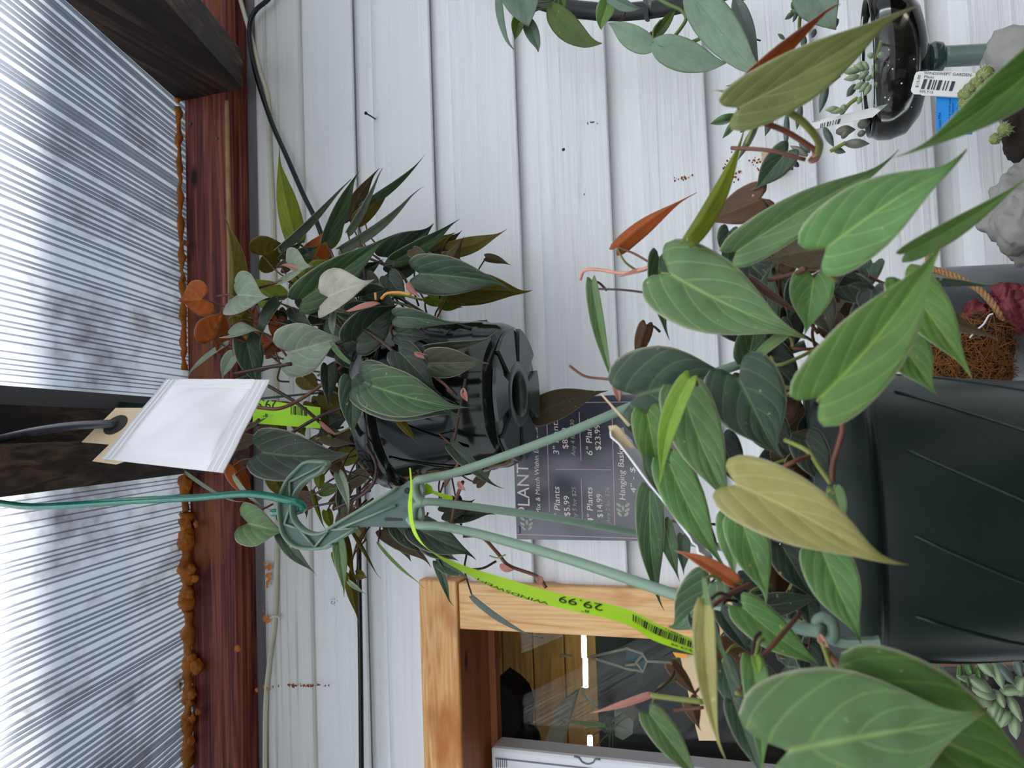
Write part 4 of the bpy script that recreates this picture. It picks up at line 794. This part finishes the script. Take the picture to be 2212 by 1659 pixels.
slab('rim_clip', [P(x, y, -.714) for x, y in ((1772, 1352), (1790, 1372), (1830, 1383), (1888, 1383), (1900, 1380), (1903, 1395), (1885, 1402), (1820, 1400), (1780, 1390))], .008, hgm, near)
# lime price tag looped round the hanger
lup = [(884, 1010), (886, 1050), (881, 1095), (888, 1140), (905, 1170), (940, 1195), (1000, 1221), (1100, 1252), (1200, 1281), (1343, 1312), (1420, 1348), (1503, 1384)]
ldn = [(887, 1012), (891, 1055), (890, 1095), (896, 1140), (915, 1176), (950, 1206), (995, 1233), (1080, 1276), (1190, 1309), (1343, 1345), (1410, 1383), (1499, 1414)]
LUP, LDN = [], []
for i, (a, b) in enumerate(zip(lup, ldn)):
    d = -.594-.006*i if i < 9 else -.648-.008*(i-9); LUP.append(P(*a, d)); LDN.append(P(*b, d-.012))
Us, Ds = spline(LUP, 4), spline(LDN, 4); nU = len(Us); V = []; Fc = []
for a, b in zip(Us, Ds): V += [a, b]
V += [p+Vector((0, .0004, 0)) for p in V]; h = 2*nU
for i in range(nU-1):
    q0 = (2*i, 2*i+1, 2*i+3, 2*i+2); Fc += [q0, tuple(x+h for x in q0[::-1]), (2*i, 2*i+2, 2*i+2+h, 2*i+h), (2*i+1, 2*i+1+h, 2*i+3+h, 2*i+3)]
lime2 = plain('lime_tag_vinyl', (170, 214, 34), rough=.35, spec=.4)
ltag = mesh('price_tag', V, Fc, lime2, near)
def rib(u, v, off=.0009):      # u in control points 0..11, v 0 upper edge .. 1 lower edge
    f = max(0, min(nU-1.001, u*4)); i = int(f); k = f-i; a = Us[i].lerp(Us[i+1], k); b = Ds[i].lerp(Ds[i+1], k); p = a.lerp(b, v); return p+(CAM-p).normalized()*off
letters('lettering', '29.99', lambda a, b: rib(8.70-.62*a, .10+.48*b), black_ink, ltag)
letters('lettering', '8"', lambda a, b: rib(8.52-.10*a, .72+.18*b), black_ink, ltag)
letters('lettering', 'WINDSWEPT', lambda a, b: rib(7.95-1.55*a, .78+.20*b), black_ink, ltag)
bars('barcode', lambda a, b: rib(9.25+1.7*a, .18+.42*b), 46, black_ink, ltag, 5)
letters('lettering', '038971', lambda a, b: rib(10.65-.42*a, .03+.11*b), black_ink, ltag)
letters('lettering', '$29.99', lambda a, b: rib(10.95-.5*a, .74+.12*b), black_ink, ltag)
slab('price_tag_tail', [P(x, y, YH+.012) for x, y in ((908, 1062), (912, 1048), (922, 1044), (932, 1050), (936, 1060), (978, 1073), (977, 1080), (968, 1081), (934, 1066), (920, 1070))], .0005, lime2, near)

# green wire that carries the near hanger
gw = plain('green_coated_wire', (18, 112, 92), rough=.25, spec=.6, coat=.3, var=.3, vscale=150)
wy = YH
wire = thing('wire_hook', 'shiny green coated wire hook holding the near hanger', 'hook', P(640, 1098, wy))
tube('wire', [P(*p) for p in ((-30, 1083, wy-.02), (0, 1087, wy-.02), (60, 1094, wy-.02), (140, 1092, wy-.018), (280, 1082, wy-.014), (420, 1075, wy-.012), (520, 1067, wy-.012), (570, 1070, wy-.012), (620, 1080, wy-.010), (646, 1086, wy-.006), (656, 1094, wy), (650, 1102, wy+.007), (625, 1106, wy+.011), (588, 1107, wy+.013))], .0035, gw, wire, 10)

# ------------------------------------------------------------------ white paper sachets
paper = plain('white_sachet_paper', (226, 226, 229), rough=.55, var=.03, vscale=40, bump=.15)
kraft = plain('kraft_card', (206, 182, 146), rough=.75, var=.08, vscale=80)
YS = -.60
sac = thing('paper_sachet', 'white paper sachet with kraft hang card on a dark wire hook', 'sachet', P(480, 920, YS))
A, B_, C_, D_ = P(361, 819, YS), P(583, 820, YS-.025), P(481, 1021, YS-.05), P(221, 991, YS-.025)
nrm = (B_-A).cross(D_-A).normalized(); nrm = nrm if nrm.dot(CAM-A) > 0 else -nrm
def pouch(A, B_, C_, D_, nrm, bulge, parent, nm='pouch', n=120):
    V = []
    for i in range(n+1):
        for j in range(n+1):
            u, v = i/n, j/n; p = (A*(1-u)+B_*u)*(1-v)+(D_*(1-u)+C_*u)*v
            e = min(u, 1-u)/.13; e2 = min(v, 1-v)/.11
            m = min(1, e, e2); bl = bulge*max(0, math.sin(max(0, min(1, (min(u, 1-u)-.12)/.38))*math.pi/2)*math.sin(max(0, min(1, (min(v, 1-v)-.10)/.4))*math.pi/2))**.7
            cr = 0
            if u < .12 or u > .86: cr = .0010*math.cos((u)*math.pi*2/ .0205)
            elif v < .09: cr = .0008*math.cos(v*math.pi*2/.03)
            wr = .0026*noise.noise(Vector((u*4+v*3, v*3-u*2, 1)))*(1 if m >= 1 else .3)
            V.append(p+nrm*(bl+cr+wr))
    m1 = n+1; Fc = [(i*m1+j, (i+1)*m1+j, (i+1)*m1+j+1, i*m1+j+1) for i in range(n) for j in range(n)]
    k = len(V); V += [p-nrm*.0012 for p in V]; Fc += [tuple(x+k for x in f[::-1]) for f in Fc]
    per = [j for j in range(m1)]+[i*m1+n for i in range(1, m1)]+[n*m1+j for j in range(n-1, -1, -1)]+[i*m1 for i in range(n-1, 0, -1)]
    for q in range(len(per)): a, b = per[q], per[(q+1) % len(per)]; Fc.append((a, b, b+k, a+k))
    return mesh(nm, V, Fc, paper, parent, True)
pouch(A, B_, C_, D_, nrm, .012, sac)
def spl(px, py):          # pixel -> sachet plane (just behind it)
    q_ = ray(px, py); o = A-nrm*.002; return CAM+q_*((o-CAM).dot(nrm)/q_.dot(nrm))
card = [(361, 832), (311, 881), (250, 881), (176, 955), (236, 960), (199, 996), (250, 1003), (300, 985), (400, 840)]
hole = [(250+32*math.cos(t)*.8-18*math.sin(t)*.3, 918-20*math.cos(t)*.75-15*math.sin(t)) for t in [i*math.pi/8 for i in range(16)]]
cd_ = slab('hang_card', [spl(*p) for p in card], .0008, kraft, sac)
slab('card_hole', [spl(*p)+nrm*.0006 for p in hole], .0003, plain('card_hole_shadow', (34, 28, 28), rough=.8), cd_)  # dark patch laid on the card, painting the shade of its hole
grey_rub = plain('grey_coated_wire', (62, 64, 70), rough=.35, spec=.5)
hw_ = thing('wire_hook', 'dark grey rubber-coated wire hook holding the sachet', 'hook', P(240, 915, YS))
tube('wire', [P(-40, 955, YS-.02), P(0, 948, YS-.018), P(80, 931, YS-.018), P(160, 920, YS-.016), P(230, 916, YS-.012), P(255, 914, YS-.004), P(272, 912, YS+.012), P(262, 908, YS+.02)], .0042, grey_rub, hw_, 10)
# sachet lying in the near plant, seen edge-on
sac2 = thing('paper_sachet', 'second white sachet tucked edge-on among the near leaves', 'sachet', P(1520, 1200, -.70))
a_, b2, c2, d2 = P(1317, 932, -.70), P(1528, 1210, -.72), P(1540, 1205, -.62), P(1345, 925, -.60)
pouch(a_, b2, c2, d2, (b2-a_).cross(d2-a_).normalized(), .004, sac2, n=30)
slab('hang_card', [P(x, y, -.695) for x, y in ((1314, 920), (1330, 918), (1338, 924), (1372, 968), (1342, 968), (1318, 936))], .001, kraft, sac2)
slab('hang_card', [P(x, y, -.68) for x, y in ((1295, 850), (1300, 850), (1362, 918), (1357, 922))], .001, kraft, sac2)
kc = thing('kraft_packet', 'tan kraft card with an orange top standing behind the near leaves', 'card', P(1540, 1560, -.5))
slab('card', [P(x, y, -.5) for x, y in ((1455, 1410), (1515, 1418), (1545, 1480), (1548, 1600), (1510, 1600), (1500, 1560), (1470, 1420))], .002, kraft, kc)
slab('orange_flap', [P(x, y, -.503) for x, y in ((1453, 1409), (1485, 1414), (1483, 1420), (1462, 1423))], .001, plain('orange_card', (226, 152, 52), rough=.6), kc)

# ------------------------------------------------------------------ trailing silver-blue plant on a black hoop (right edge)
YE = -.22
cebu = thing('trailing_plant', 'silvery blue-green trailing vine hanging at the right edge', 'plant', P(1450, -60, YE))
CC = P(1450, -160, YE)
EL = [(1078,-22,1103,108,24,'e',-.24,-.25,30,.4,.05,.05), (1118,-70,1142,60,96,'e',-.25,-.26,0,.15,.05,0), (1128,28,1113,86,34,'k',-.24,-.24,20,.4,.05,0), (1138,40,1167,112,32,'e',-.23,-.23,10,.3,.05,0), (1188,12,1297,103,56,'k',-.25,-.25,0,.15,.05,.14), (1214,-14,1214,36,18,'H',-.24,-.24,0,.3,.05,0), (1318,-8,1294,64,42,'E',-.25,-.25,0,.3,.05,0), (1306,-14,1385,22,34,'e',-.255,-.255,20,.3,.05,.05),
      (1415,104,1318,44,52,'f',-.26,-.26,0,.15,.05,-.08), (1411,92,1569,144,70,'f',-.27,-.27,0,.15,.05,.06), (1402,90,1461,14,26,'k',-.25,-.25,0,.3,.05,.08), (1486,-22,1645,176,86,'f',-.29,-.29,0,.12,.05,0), (1588,-4,1638,134,38,'q',-.26,-.26,0,.2,.05,0), (1740,-50,1802,64,96,'e',-.28,-.28,0,.15,.05,0), (1394,-20,1404,19,22,'q',-.24,-.24,0,.3,.05,0), (1590,-6,1640,-30,30,'k',-.25,-.25,0,.3,.05,0)]
vg = plain('vine_green', (86, 112, 54), rough=.4)
for r in EL: leaf(cebu, *r[:8], face=r[8], fold=r[9], arch=r[10], sway=r[11], tab=HW2, lobe=.06, core=CC, pet=.03, pcol=vg, quilt=.03, pr=.0012)
for pts, r in (([(1410,-10,-.255),(1440,8,-.26),(1470,22,-.26),(1482,38,-.26),(1475,55,-.26),(1455,80,-.265),(1432,97,-.27)],.0022), ([(1415,100,-.268),(1450,100,-.27),(1490,92,-.27),(1520,80,-.28)],.0022), ([(1350,-8,-.24),(1352,20,-.24),(1345,40,-.24),(1335,50,-.24)],.0013), ([(1200,-15,-.24),(1190,12,-.245)],.0014), ([(1210,0,-.24),(1222,30,-.24),(1250,75,-.24),(1268,96,-.245)],.0014), ([(1590,10,-.25),(1575,25,-.25),(1555,32,-.25)],.0014), ([(1618,78,-.25),(1630,84,-.25),(1643,88,-.25)],.0010)):
    tube('stem', [P(*p) for p in pts], r, vg if r > .0015 else pet_dark, cebu, 7, n=6)
blk = plain('black_metal_band', (18, 19, 22), rough=.4, spec=.5)
hoop = thing('metal_hoop', 'black metal hoop behind the silvery vine', 'hoop', P(1430, 20, -.16))
hc = P(1428, -590, -.16); hr = (P(1428, 18, -.16)-hc).length
pts = [hc+Vector((-math.cos(a)*hr, 0, math.sin(a)*hr)) for a in [math.radians(-95+5*k) for k in range(39)]]
V, Fc = tube_vf(pts, .0058, 8, 2.2); mesh('band', V, Fc, blk, hoop, True)
slab('clip', [P(x, y, -.176) for x, y in ((1391, 15), (1400, 15), (1401, 38), (1396, 40), (1391, 38))], .01, blk, hoop)

# ------------------------------------------------------------------ goblet of succulents
YG = -.20
gob = thing('goblet_planter', 'glass goblet planted with small succulents, lower right', 'planter', P(2212, 105, YG))
gm, nt, b = newmat('clear_goblet_glass'); 
for n in list(nt.nodes): nt.nodes.remove(n)
o_ = nt.nodes.new('ShaderNodeOutputMaterial'); t_ = nt.nodes.new('ShaderNodeBsdfTransparent'); t_.inputs[0].default_value = (.93, .96, .95, 1); g_ = nt.nodes.new('ShaderNodeBsdfGlossy'); g_.inputs[1].default_value = .06
lw = nt.nodes.new('ShaderNodeFresnel'); lw.inputs[0].default_value = 1.35; mx_ = nt.nodes.new('ShaderNodeMixShader')
nt.links.new(lw.outputs[0], mx_.inputs[0]); nt.links.new(t_.outputs[0], mx_.inputs[1]); nt.links.new(g_.outputs[0], mx_.inputs[2]); nt.links.new(mx_.outputs[0], o_.inputs[0])
GB = P(2000, 128, YG); U = Vector((0, 0, 1)); s1 = depth(GB)/F_PX
rb = 158*s1
def gp(px): return (P(px, 128, YG)-GB).z
prof = [(.012, 0), (.45*rb, gp(1996)), (.75*rb, gp(1980)), (.95*rb, gp(1950)), (rb, gp(1915)), (rb*.985, gp(1890)), (rb*.93, gp(1875))]
lathe('bowl', GB, prof+[(r-.002, z) for r, z in prof[::-1]], gm, gob, 48)
lathe('rim', GB, [(rb*.93, gp(1876)), (rb*.94, gp(1872)), (rb*.925, gp(1870)), (rb*.915, gp(1875))], gm, gob, 48)
lathe('soil', GB, [(0, .002), (.44*rb, gp(1994)), (.73*rb, gp(1977)), (.92*rb, gp(1948)), (.965*rb, gp(1915)), (.95*rb, gp(1905)), (0, gp(1898))], soil_m, gob, 40)
sg = plain('sage_glass', (112, 132, 126), rough=.15, spec=.6); sgd = plain('dark_sage_glass', (62, 84, 78), rough=.1, spec=.7)
lathe('knob', GB, [(.012, .0), (30*s1, gp(2004)), (34*s1, gp(2020)), (30*s1, gp(2036)), (20*s1, gp(2044)), (0, gp(2046))], sgd, gob, 32)
tube('goblet_stem', [P(2040, 122, YG), P(2120, 118, YG), P(2212, 112, YG), P(2320, 106, YG)], 22*s1, sg, gob, 20)
for k in range(14):
    c = P(rng.uniform(1905, 1975), rng.uniform(60, 250), YG-.075); mesh('perlite', *ico_vf(c, rng.uniform(.0004, .0011), 1, .4), paper, gob)
suc1 = plain('succulent_grey_green', (84, 100, 88), rough=.45, var=.2, vscale=90, sheen=.2); suc2 = plain('succulent_pale', (128, 148, 112), rough=.5, var=.2, vscale=90, sheen=.3); suc3 = plain('jade_leaf', (74, 108, 58), rough=.25); suc4 = plain('succulent_brown_grey', (122, 120, 108), rough=.5, var=.25, vscale=70)
def fing(b, t, w, m, y=-.20, y2=None, par=None, flat=.55):
    y2 = y if y2 is None else y2; B0, T0 = P(b[0], b[1], y), P(t[0], t[1], y2)
    return mesh('succulent_leaf', *fat_leaf_vf(B0, T0, w*depth(B0)/F_PX, flat=flat), m, par or gob, True)
def rg(x, y): return (1500+x/4.254, y/4.254)
for b, t, w, m in (((590,1120),(400,1470),24,suc1), ((720,1040),(650,1250),24,suc1), ((850,1040),(840,1370),20,suc1), ((980,960),(940,1190),22,suc1), ((1220,760),(1150,1040),26,suc1), ((1340,700),(980,900),16,suc1), ((1480,780),(1400,890),24,suc1), ((440,780),(285,790),8,suc1), ((830,360),(765,310),12,suc1), ((1010,330),(1000,450),20,suc1), ((1110,270),(1080,350),18,suc1), ((880,440),(830,520),18,suc1), ((1180,240),(1250,130),30,suc1), ((1250,230),(1330,180),30,suc1),
                   ((1190,1170),(1280,1350),24,suc1), ((1300,1210),(1480,1190),30,suc4), ((1500,1150),(1620,1120),30,suc4), ((1380,1320),(1610,1320),28,suc4), ((1270,1370),(1390,1400),20,suc1), ((1040,1430),(880,1340),22,suc4), ((1060,1400),(960,1320),20,suc1), ((960,1530),(880,1470),18,plain('dark_plum_leaf',(58,56,72),rough=.4)), ((1360,1270),(1420,1160),24,suc4), ((1500,1240),(1580,1210),20,suc4)):
    fing(rg(*b), rg(*t), w*1.25, m, -.22)
for b, t, w in (((1650,520),(1585,500),16), ((1680,520),(1745,490),16), ((1600,640),(1530,560),18), ((1560,640),(1460,600),18), ((1520,650),(1405,640),18), ((1500,660),(1355,660),16), ((1600,660),(1500,730),20), ((1520,700),(1370,730),18), ((1640,600),(1700,670),22), ((1650,660),(1640,730),18), ((1560,760),(1460,820),18), ((1600,760),(1510,850),18), ((1620,780),(1560,880),18), ((1660,780),(1690,770),16), ((1400,980),(1330,1010),20), ((1330,1000),(1200,1010),18), ((1530,890),(1500,960),16), ((1560,580),(1480,600),14), ((1620,700),(1570,740),16), ((1390,1000),(1250,1040),16)):
    fing(rg(*b), rg(*t), w*1.3, suc2, -.26)
for b, t, w in (((390,1060),(145,1140),34), ((400,1090),(260,1270),28), ((490,1130),(420,1220),24)): fing(rg(*b), rg(*t), w*1.3, suc3, -.24, flat=.35)
for b, t, w in (((960,130),(880,100),22), ((940,90),(890,20),22), ((1000,80),(1100,90),24), ((920,110),(830,180),16), ((950,100),(905,205),14), ((1040,40),(1130,50),22), ((970,0),(960,70),16), ((1060,100),(1100,150),20)): fing(rg(*b), rg(*t), w*1.2, suc3 if w > 20 else suc1, -.24)
for pts in ([rg(980,90)+(-.23,), rg(965,240)+(-.22,), rg(980,380)+(-.21,)], [rg(1250,1390)+(-.23,), rg(1320,1350)+(-.23,), rg(1390,1310)+(-.23,)], [rg(1500,900)+(-.25,), rg(1420,960)+(-.25,), rg(1350,1050)+(-.24,)], [rg(1660,560)+(-.25,), rg(1690,470)+(-.25,), rg(1715,380)+(-.25,)]):
    tube('stem', [P(*p) for p in pts], .0022, pet_green, gob, 6)
tagw = plain('white_plant_tag', (226, 226, 224), rough=.35); tink = plain('tag_ink', (60, 60, 72), rough=.5)
tq = [P(1500+x/4.254, y/4.254, -.245) for x, y in ((970, 1215), (1010, 1135), (1780, 955), (1640, 1075))]
tt = slab('plant_tag', tq, .0006, tagw, gob)
bars('barcode', quad(*[P(1500+x/4.254, y/4.254, -.245) for x, y in ((1155, 1180), (1330, 1135), (1345, 1090), (1160, 1135))]), 12, tink, tt, 2)
letters('lettering', 'Plant', quad(*[P(1500+x/4.254, y/4.254, -.245) for x, y in ((1085, 1128), (1160, 1110), (1158, 1098), (1083, 1114))]), tink, tt)

# ------------------------------------------------------------------ concrete planter with cactus, tags
conc = plain('grey_concrete', (138, 136, 132), rough=.85, var=.18, vscale=70, bump=.9)
YK = -.30
pl = thing('concrete_planter', 'rough grey concrete planter holding a small spiny cactus', 'planter', P(2260, 200, YK))
def lump(px, py, r, scl=(1, 1, 1), jit=.35, d=YK, nm='concrete_shell', m=conc): return mesh(nm, *ico_vf(P(px, py, d), r, 4, jit, scl), m, pl, True)
lump(2212, 130, .036, (1, 1, 1.05), .2); lump(2270, 230, .046, (1.2, 1, 1), .2, -.27)
lump(2205, 285, .02, (1.4, 1, .8), .3, -.31, 'soil', soil_m)
cac = plain('cactus_green', (118, 132, 72), rough=.6, var=.3, vscale=120); spn = plain('cactus_spines', (204, 202, 180), rough=.7)
parts = []
for px, py, r in ((2128, 160, 17), (2110, 180, 15), (2095, 192, 14), (2085, 205, 15), (2100, 215, 14), (2120, 195, 17), (2132, 180, 12), (2082, 225, 11), (2135, 200, 14), (2170, 280, 14), (2150, 300, 12)):
    c = P(px, py, YK-.03); rr_ = r*depth(c)/F_PX; mesh('cactus_head', *ico_vf(c, rr_, 3, .25), cac, pl, True)
    for k in range(90):
        d = Vector((rng.gauss(0, 1), rng.gauss(-.4, 1), rng.gauss(0, 1))).normalized(); s_ = d.orthogonal().normalized()*.00025
        p0 = c+d*rr_*.95; p1 = c+d*rr_*1.35+Vector((rng.uniform(-1, 1), rng.uniform(-1, 1), rng.uniform(-1, 1)))*rr_*.35; t2 = d.cross(s_)
        parts.append(([p0+s_, p0-s_, p0+t2, p1], [(0, 1, 3), (1, 2, 3), (2, 0, 3)]))
sp_ = mesh('spines', *merge(parts), spn, pl); sp_['kind'] = 'stuff'
def zt(x, y, d): return P(1900+x/7.09, y/7.09, d)
wt = thing('plant_tag', 'white barcode plant tag priced $15.00 beside the cactus', 'tag', zt(1300, 1300, YK))
slab('label', [zt(x, y, YK-.01) for x, y in ((600, 1095), (750, 1090), (760, 1082), (1400, 1110), (1560, 1130), (1500, 1490), (650, 1460), (630, 1445), (530, 1440), (490, 1405), (480, 1370), (540, 1150), (560, 1110))], .0006, tagw, wt)
zq = lambda pts, o=.0008: quad(*[zt(x, y, YK-.01) for x, y in pts], o)
letters('lettering', 'WINDSWEPT GARDEN', zq(((672, 1135), (1400, 1172), (1408, 1124), (682, 1092))), tink, wt); letters('lettering', 'Plant', zq(((680, 1195), (830, 1203), (838, 1160), (688, 1150))), tink, wt)
letters('lettering', '$15.00', zq(((588, 1340), (632, 1150), (590, 1146), (545, 1335))), black_ink, wt); letters('lettering', 'RPLT15', zq(((612, 1416), (815, 1432), (822, 1394), (620, 1378))), tink, wt)
bars('barcode', zq(((630, 1360), (1110, 1395), (1160, 1245), (680, 1210))), 14, tink, wt, 9)
blue = plain('blue_plant_label', (28, 140, 222), rough=.5, var=.08, vscale=60)
bt = thing('plant_tag', 'bright blue cactus mix label standing in the concrete planter', 'tag', P(2075, 260, YK))
z2 = lambda x, y: P(1900+x/7.09, 200+y/7.09, YK-.004)
slab('label', [z2(x, y) for x, y in ((870, 62), (1240, 80), (1420, 100), (1420, 640), (865, 640))], .0006, blue, bt)
zq2 = lambda pts: quad(*[z2(x, y) for x, y in pts], .0008)
dki = plain('dark_blue_ink', (8, 20, 70), rough=.6)
letters('lettering', 'Cactus Mix', zq2(((944, 600), (938, 305), (892, 305), (896, 600))), dki, bt)
letters('lettering', 'use as small cacti', zq2(((1075, 440), (1090, 90), (1055, 90), (1045, 440))), dki, bt); letters('lettering', 'for a maintenance', zq2(((1130, 400), (1135, 155), (1105, 155), (1100, 400))), dki, bt); letters('lettering', 'options', zq2(((1195, 340), (1200, 235), (1172, 235), (1168, 340))), dki, bt)
ch_ = thing('concrete_ornament', 'rounded grey concrete ornament under the long green leaf tips', 'ornament', P(2230, 430, YK))
mesh('ornament_body', *ico_vf(P(2250, 462, YK-.01), .046, 5, .35, (1.0, .9, 1.0)), conc, ch_, True); mesh('ornament_base', *ico_vf(P(2200, 488, YK-.03), .024, 4, .3, (1.1, .9, .9)), conc, ch_, True)
kb = box('kraft_block', P(1690, 380, -.02).x, P(1690, 330, -.02).x, -.036, -.0185, P(1692, 350, -.02).z, P(1646, 350, -.02).z, kraft, None, .001); tag(kb, 'small tan card block fixed to the siding by the rust specks', 'card')

# ------------------------------------------------------------------ metal pail with coir and twine
YM = -.22
pail = thing('metal_pail', 'grey galvanised metal pail partly hidden behind the near pot', 'pail', P(2300, 720, YM))
gal = plain('galvanised_sheet', (128, 132, 136), rough=.35, metal=.55, var=.25, vscale=26, bump=.05)
mc = P(1990, 712, YM); mr = 132*depth(mc)/F_PX; zb = P(2320, 712, YM).z-mc.z
lathe('pail_body', mc, [(0, zb), (mr*.9, zb), (mr*1.0, 0), (mr*1.03, .002), (mr*1.03, .006), (mr*.98, .006), (mr*.96, 0), (mr*.86, zb+.004), (0, zb+.005)], gal, pail, 48)
tw = plain('jute_twine', (168, 128, 88), rough=.9, var=.3, vscale=300, bump=.8)
def rope(pts, par, r=.0032):
    path = spline([P(*p) for p in pts], 10)
    for s_ in range(3):
        pp_ = []; up = Vector((0, 1, 0))
        for i, p in enumerate(path):
            t = (path[min(i+1, len(path)-1)]-path[max(i-1, 0)]).normalized(); a = i*.9+s_*2.094; n1 = (up-t*up.dot(t)).normalized(); n2 = t.cross(n1)
            pp_.append(p+(n1*math.cos(a)+n2*math.sin(a))*r*.5)
        tube('twine_strand', pp_, r*.62, tw, par, 6, raw=True)
tr_ = thing('jute_rope', 'twisted jute rope looped over the metal pail', 'rope', P(2150, 680, -.34))
YT = -.345
rope([(2002,505,YT), (2006,560,YT), (2012,580,YT), (2040,589,YT), (2080,605,YT), (2120,630,YT), (2150,665,YT), (2172,710,YT), (2165,745,YT), (2140,775,YT), (2100,800,YT)], tr_)
rope([(1968,576,YT), (1990,585,YT), (2010,605,YT), (2025,625,YT), (2034,660,YT), (2040,700,YT), (2038,730,YT)], tr_)
rope([(1960,590,YT), (1985,612,YT), (2000,640,YT), (2012,680,YT)], tr_, .0026)
coir = plain('coir_fibre', (122, 78, 34), rough=.9, var=.6, vscale=200); coird = plain('coir_core', (52, 32, 18), rough=1)
co = thing('coir_bundle', 'brown shaggy coir bundle hanging on the pail', 'coir', P(2110, 770, -.35))
cpts = [(2120, 728, .030), (2100, 755, .030), (2075, 770, .026), (2050, 780, .022), (2140, 750, .024), (2125, 785, .026), (2030, 778, .018), (2150, 800, .018)]
mesh('coir_core', *merge([ico_vf(P(x, y, -.335), r*.78, 2, .5) for x, y, r in cpts]), coird, co, True)
parts = []
for x, y, r in cpts:
    c = P(x, y, -.335)
    for k in range(230):
        d = Vector((rng.gauss(0, 1), rng.gauss(-.5, 1), rng.gauss(0, 1))).normalized(); t = d.orthogonal().normalized(); t = rot(t, d, rng.uniform(0, 6.28))
        p0 = c+d*r*rng.uniform(.7, 1.0)-t*r*.35; p1 = c+d*r*rng.uniform(.8, 1.12); p2 = p1+t*r*rng.uniform(.2, .5)+d*r*rng.uniform(-.15, .2); s_ = d.cross(t)*.00035
        parts.append(([p0-s_, p0+s_, p1+s_, p1-s_, p2], [(0, 1, 2, 3), (3, 2, 4)]))
cf = mesh('coir_fibres', *merge(parts), coir, co); cf['kind'] = 'stuff'
tube('white_thread', [P(2095, 730, -.378), P(2108, 715, -.378), P(2125, 700, -.378), P(2136, 682, -.378), P(2145, 678, -.378)], .0009, paper, co, 6)
redm = plain('dark_red_petals', (112, 38, 48), rough=.55, var=.45, vscale=150); dkl = plain('dark_foliage', (38, 46, 40), rough=.5, var=.4, vscale=120)
fw = thing('red_flower', 'dark red ruffled flower head on the metal pail', 'flower', P(2190, 660, -.335))
for x, y, r in ((2170, 640, .012), (2185, 650, .014), (2192, 665, .015), (2180, 672, .014), (2198, 680, .013), (2185, 690, .013), (2168, 660, .011), (2203, 660, .010), (2112, 672, .009), (2098, 690, .007), (2118, 680, .008)):
    mesh('petal_cluster', *ico_vf(P(x, y, -.335), r, 3, 1.1), redm, fw, True)
for x, y in ((2130, 632), (2142, 640), (2160, 632), (2145, 660), (2190, 705), (2205, 700), (2208, 715), (2150, 680)):
    fing((x, y), (x+rng.uniform(-14, 14), y+rng.uniform(8, 22)), 16, dkl, -.335, par=fw)

# ------------------------------------------------------------------ succulents at the lower left
YL = -.30
ls = thing('potted_succulents', 'pale green rosette succulents in a brown pot below the near leaves', 'succulent', P(2260, 1540, YL))
brn = plain('brown_pot', (150, 104, 78), rough=.5, var=.15, vscale=40)
pc = P(2010, 1500, YL+.05); pr_ = 90*depth(pc)/F_PX
dkp = plain('dark_tray', (52, 48, 48), rough=.6)
lathe('pot', P(2050, 1462, YL+.06), [(0, -.14), (.016, -.14), (.020, -.01), (.022, .012), (.019, .012), (.018, -.01), (0, -.02)], brn, ls, 40)
def zl(x, y): return (1860+x/6.284, 1400+y/6.284)
for b, t, w, m in (((1600,170),(1820,400),30,suc2), ((1800,200),(1930,560),28,suc2), ((1820,180),(2090,500),30,suc1), ((1480,430),(1300,390),16,suc2), ((1700,530),(1500,430),34,suc2), ((1780,640),(1510,560),30,suc2), ((1720,680),(1500,780),30,suc2), ((1800,700),(1780,970),24,suc2), ((1850,600),(1950,810),22,suc2), ((1870,740),(1850,1010),20,suc2), ((1990,620),(2180,1000),26,suc2), ((2060,900),(2110,1240),28,suc2), ((1950,860),(1900,1080),30,suc2), ((2120,560),(2212,430),30,suc2), ((1900,560),(2212,590),26,suc2), ((2100,150),(2180,380),26,suc1), ((1420,220),(1500,340),20,suc3), ((1560,260),(1620,400),16,suc3), ((1450,520),(1430,400),12,suc3), ((1340,180),(1330,700),16,suc3), ((1050,220),(1240,560),18,suc3), ((770,260),(800,460),11,suc3), ((890,260),(960,550),11,suc3), ((1230,490),(1520,700),16,suc1), ((620,270),(740,290),14,suc3), ((1680,330),(1720,420),12,suc1)):
    fing(zl(*b), zl(*t), w*1.6, m, YL-.02, YL-.035, ls, .5)
for x, y in ((1700, 600), (2000, 560), (1950, 900)):
    tube('stem', [P(*zl(x, y), YL), P(*zl(x+150, y+30), YL+.02), P(*zl(x+420, y+60), YL+.04)], .005, suc2, ls, 8)
slab('tray', [P(*zl(x, y), YL+.02) for x, y in ((180, 345), (1000, 335), (2500, 300), (2500, 1640), (180, 640))], .02, dkp, ls)
sl_ = slab('pale_label', [P(*zl(x, y), YL+.01) for x, y in ((250, 270), (720, 270), (710, 345), (220, 352))], .001, plain('cream_card', (212, 204, 180), rough=.6)); tag(sl_, 'cream card edge beside the brown succulent pot', 'card')
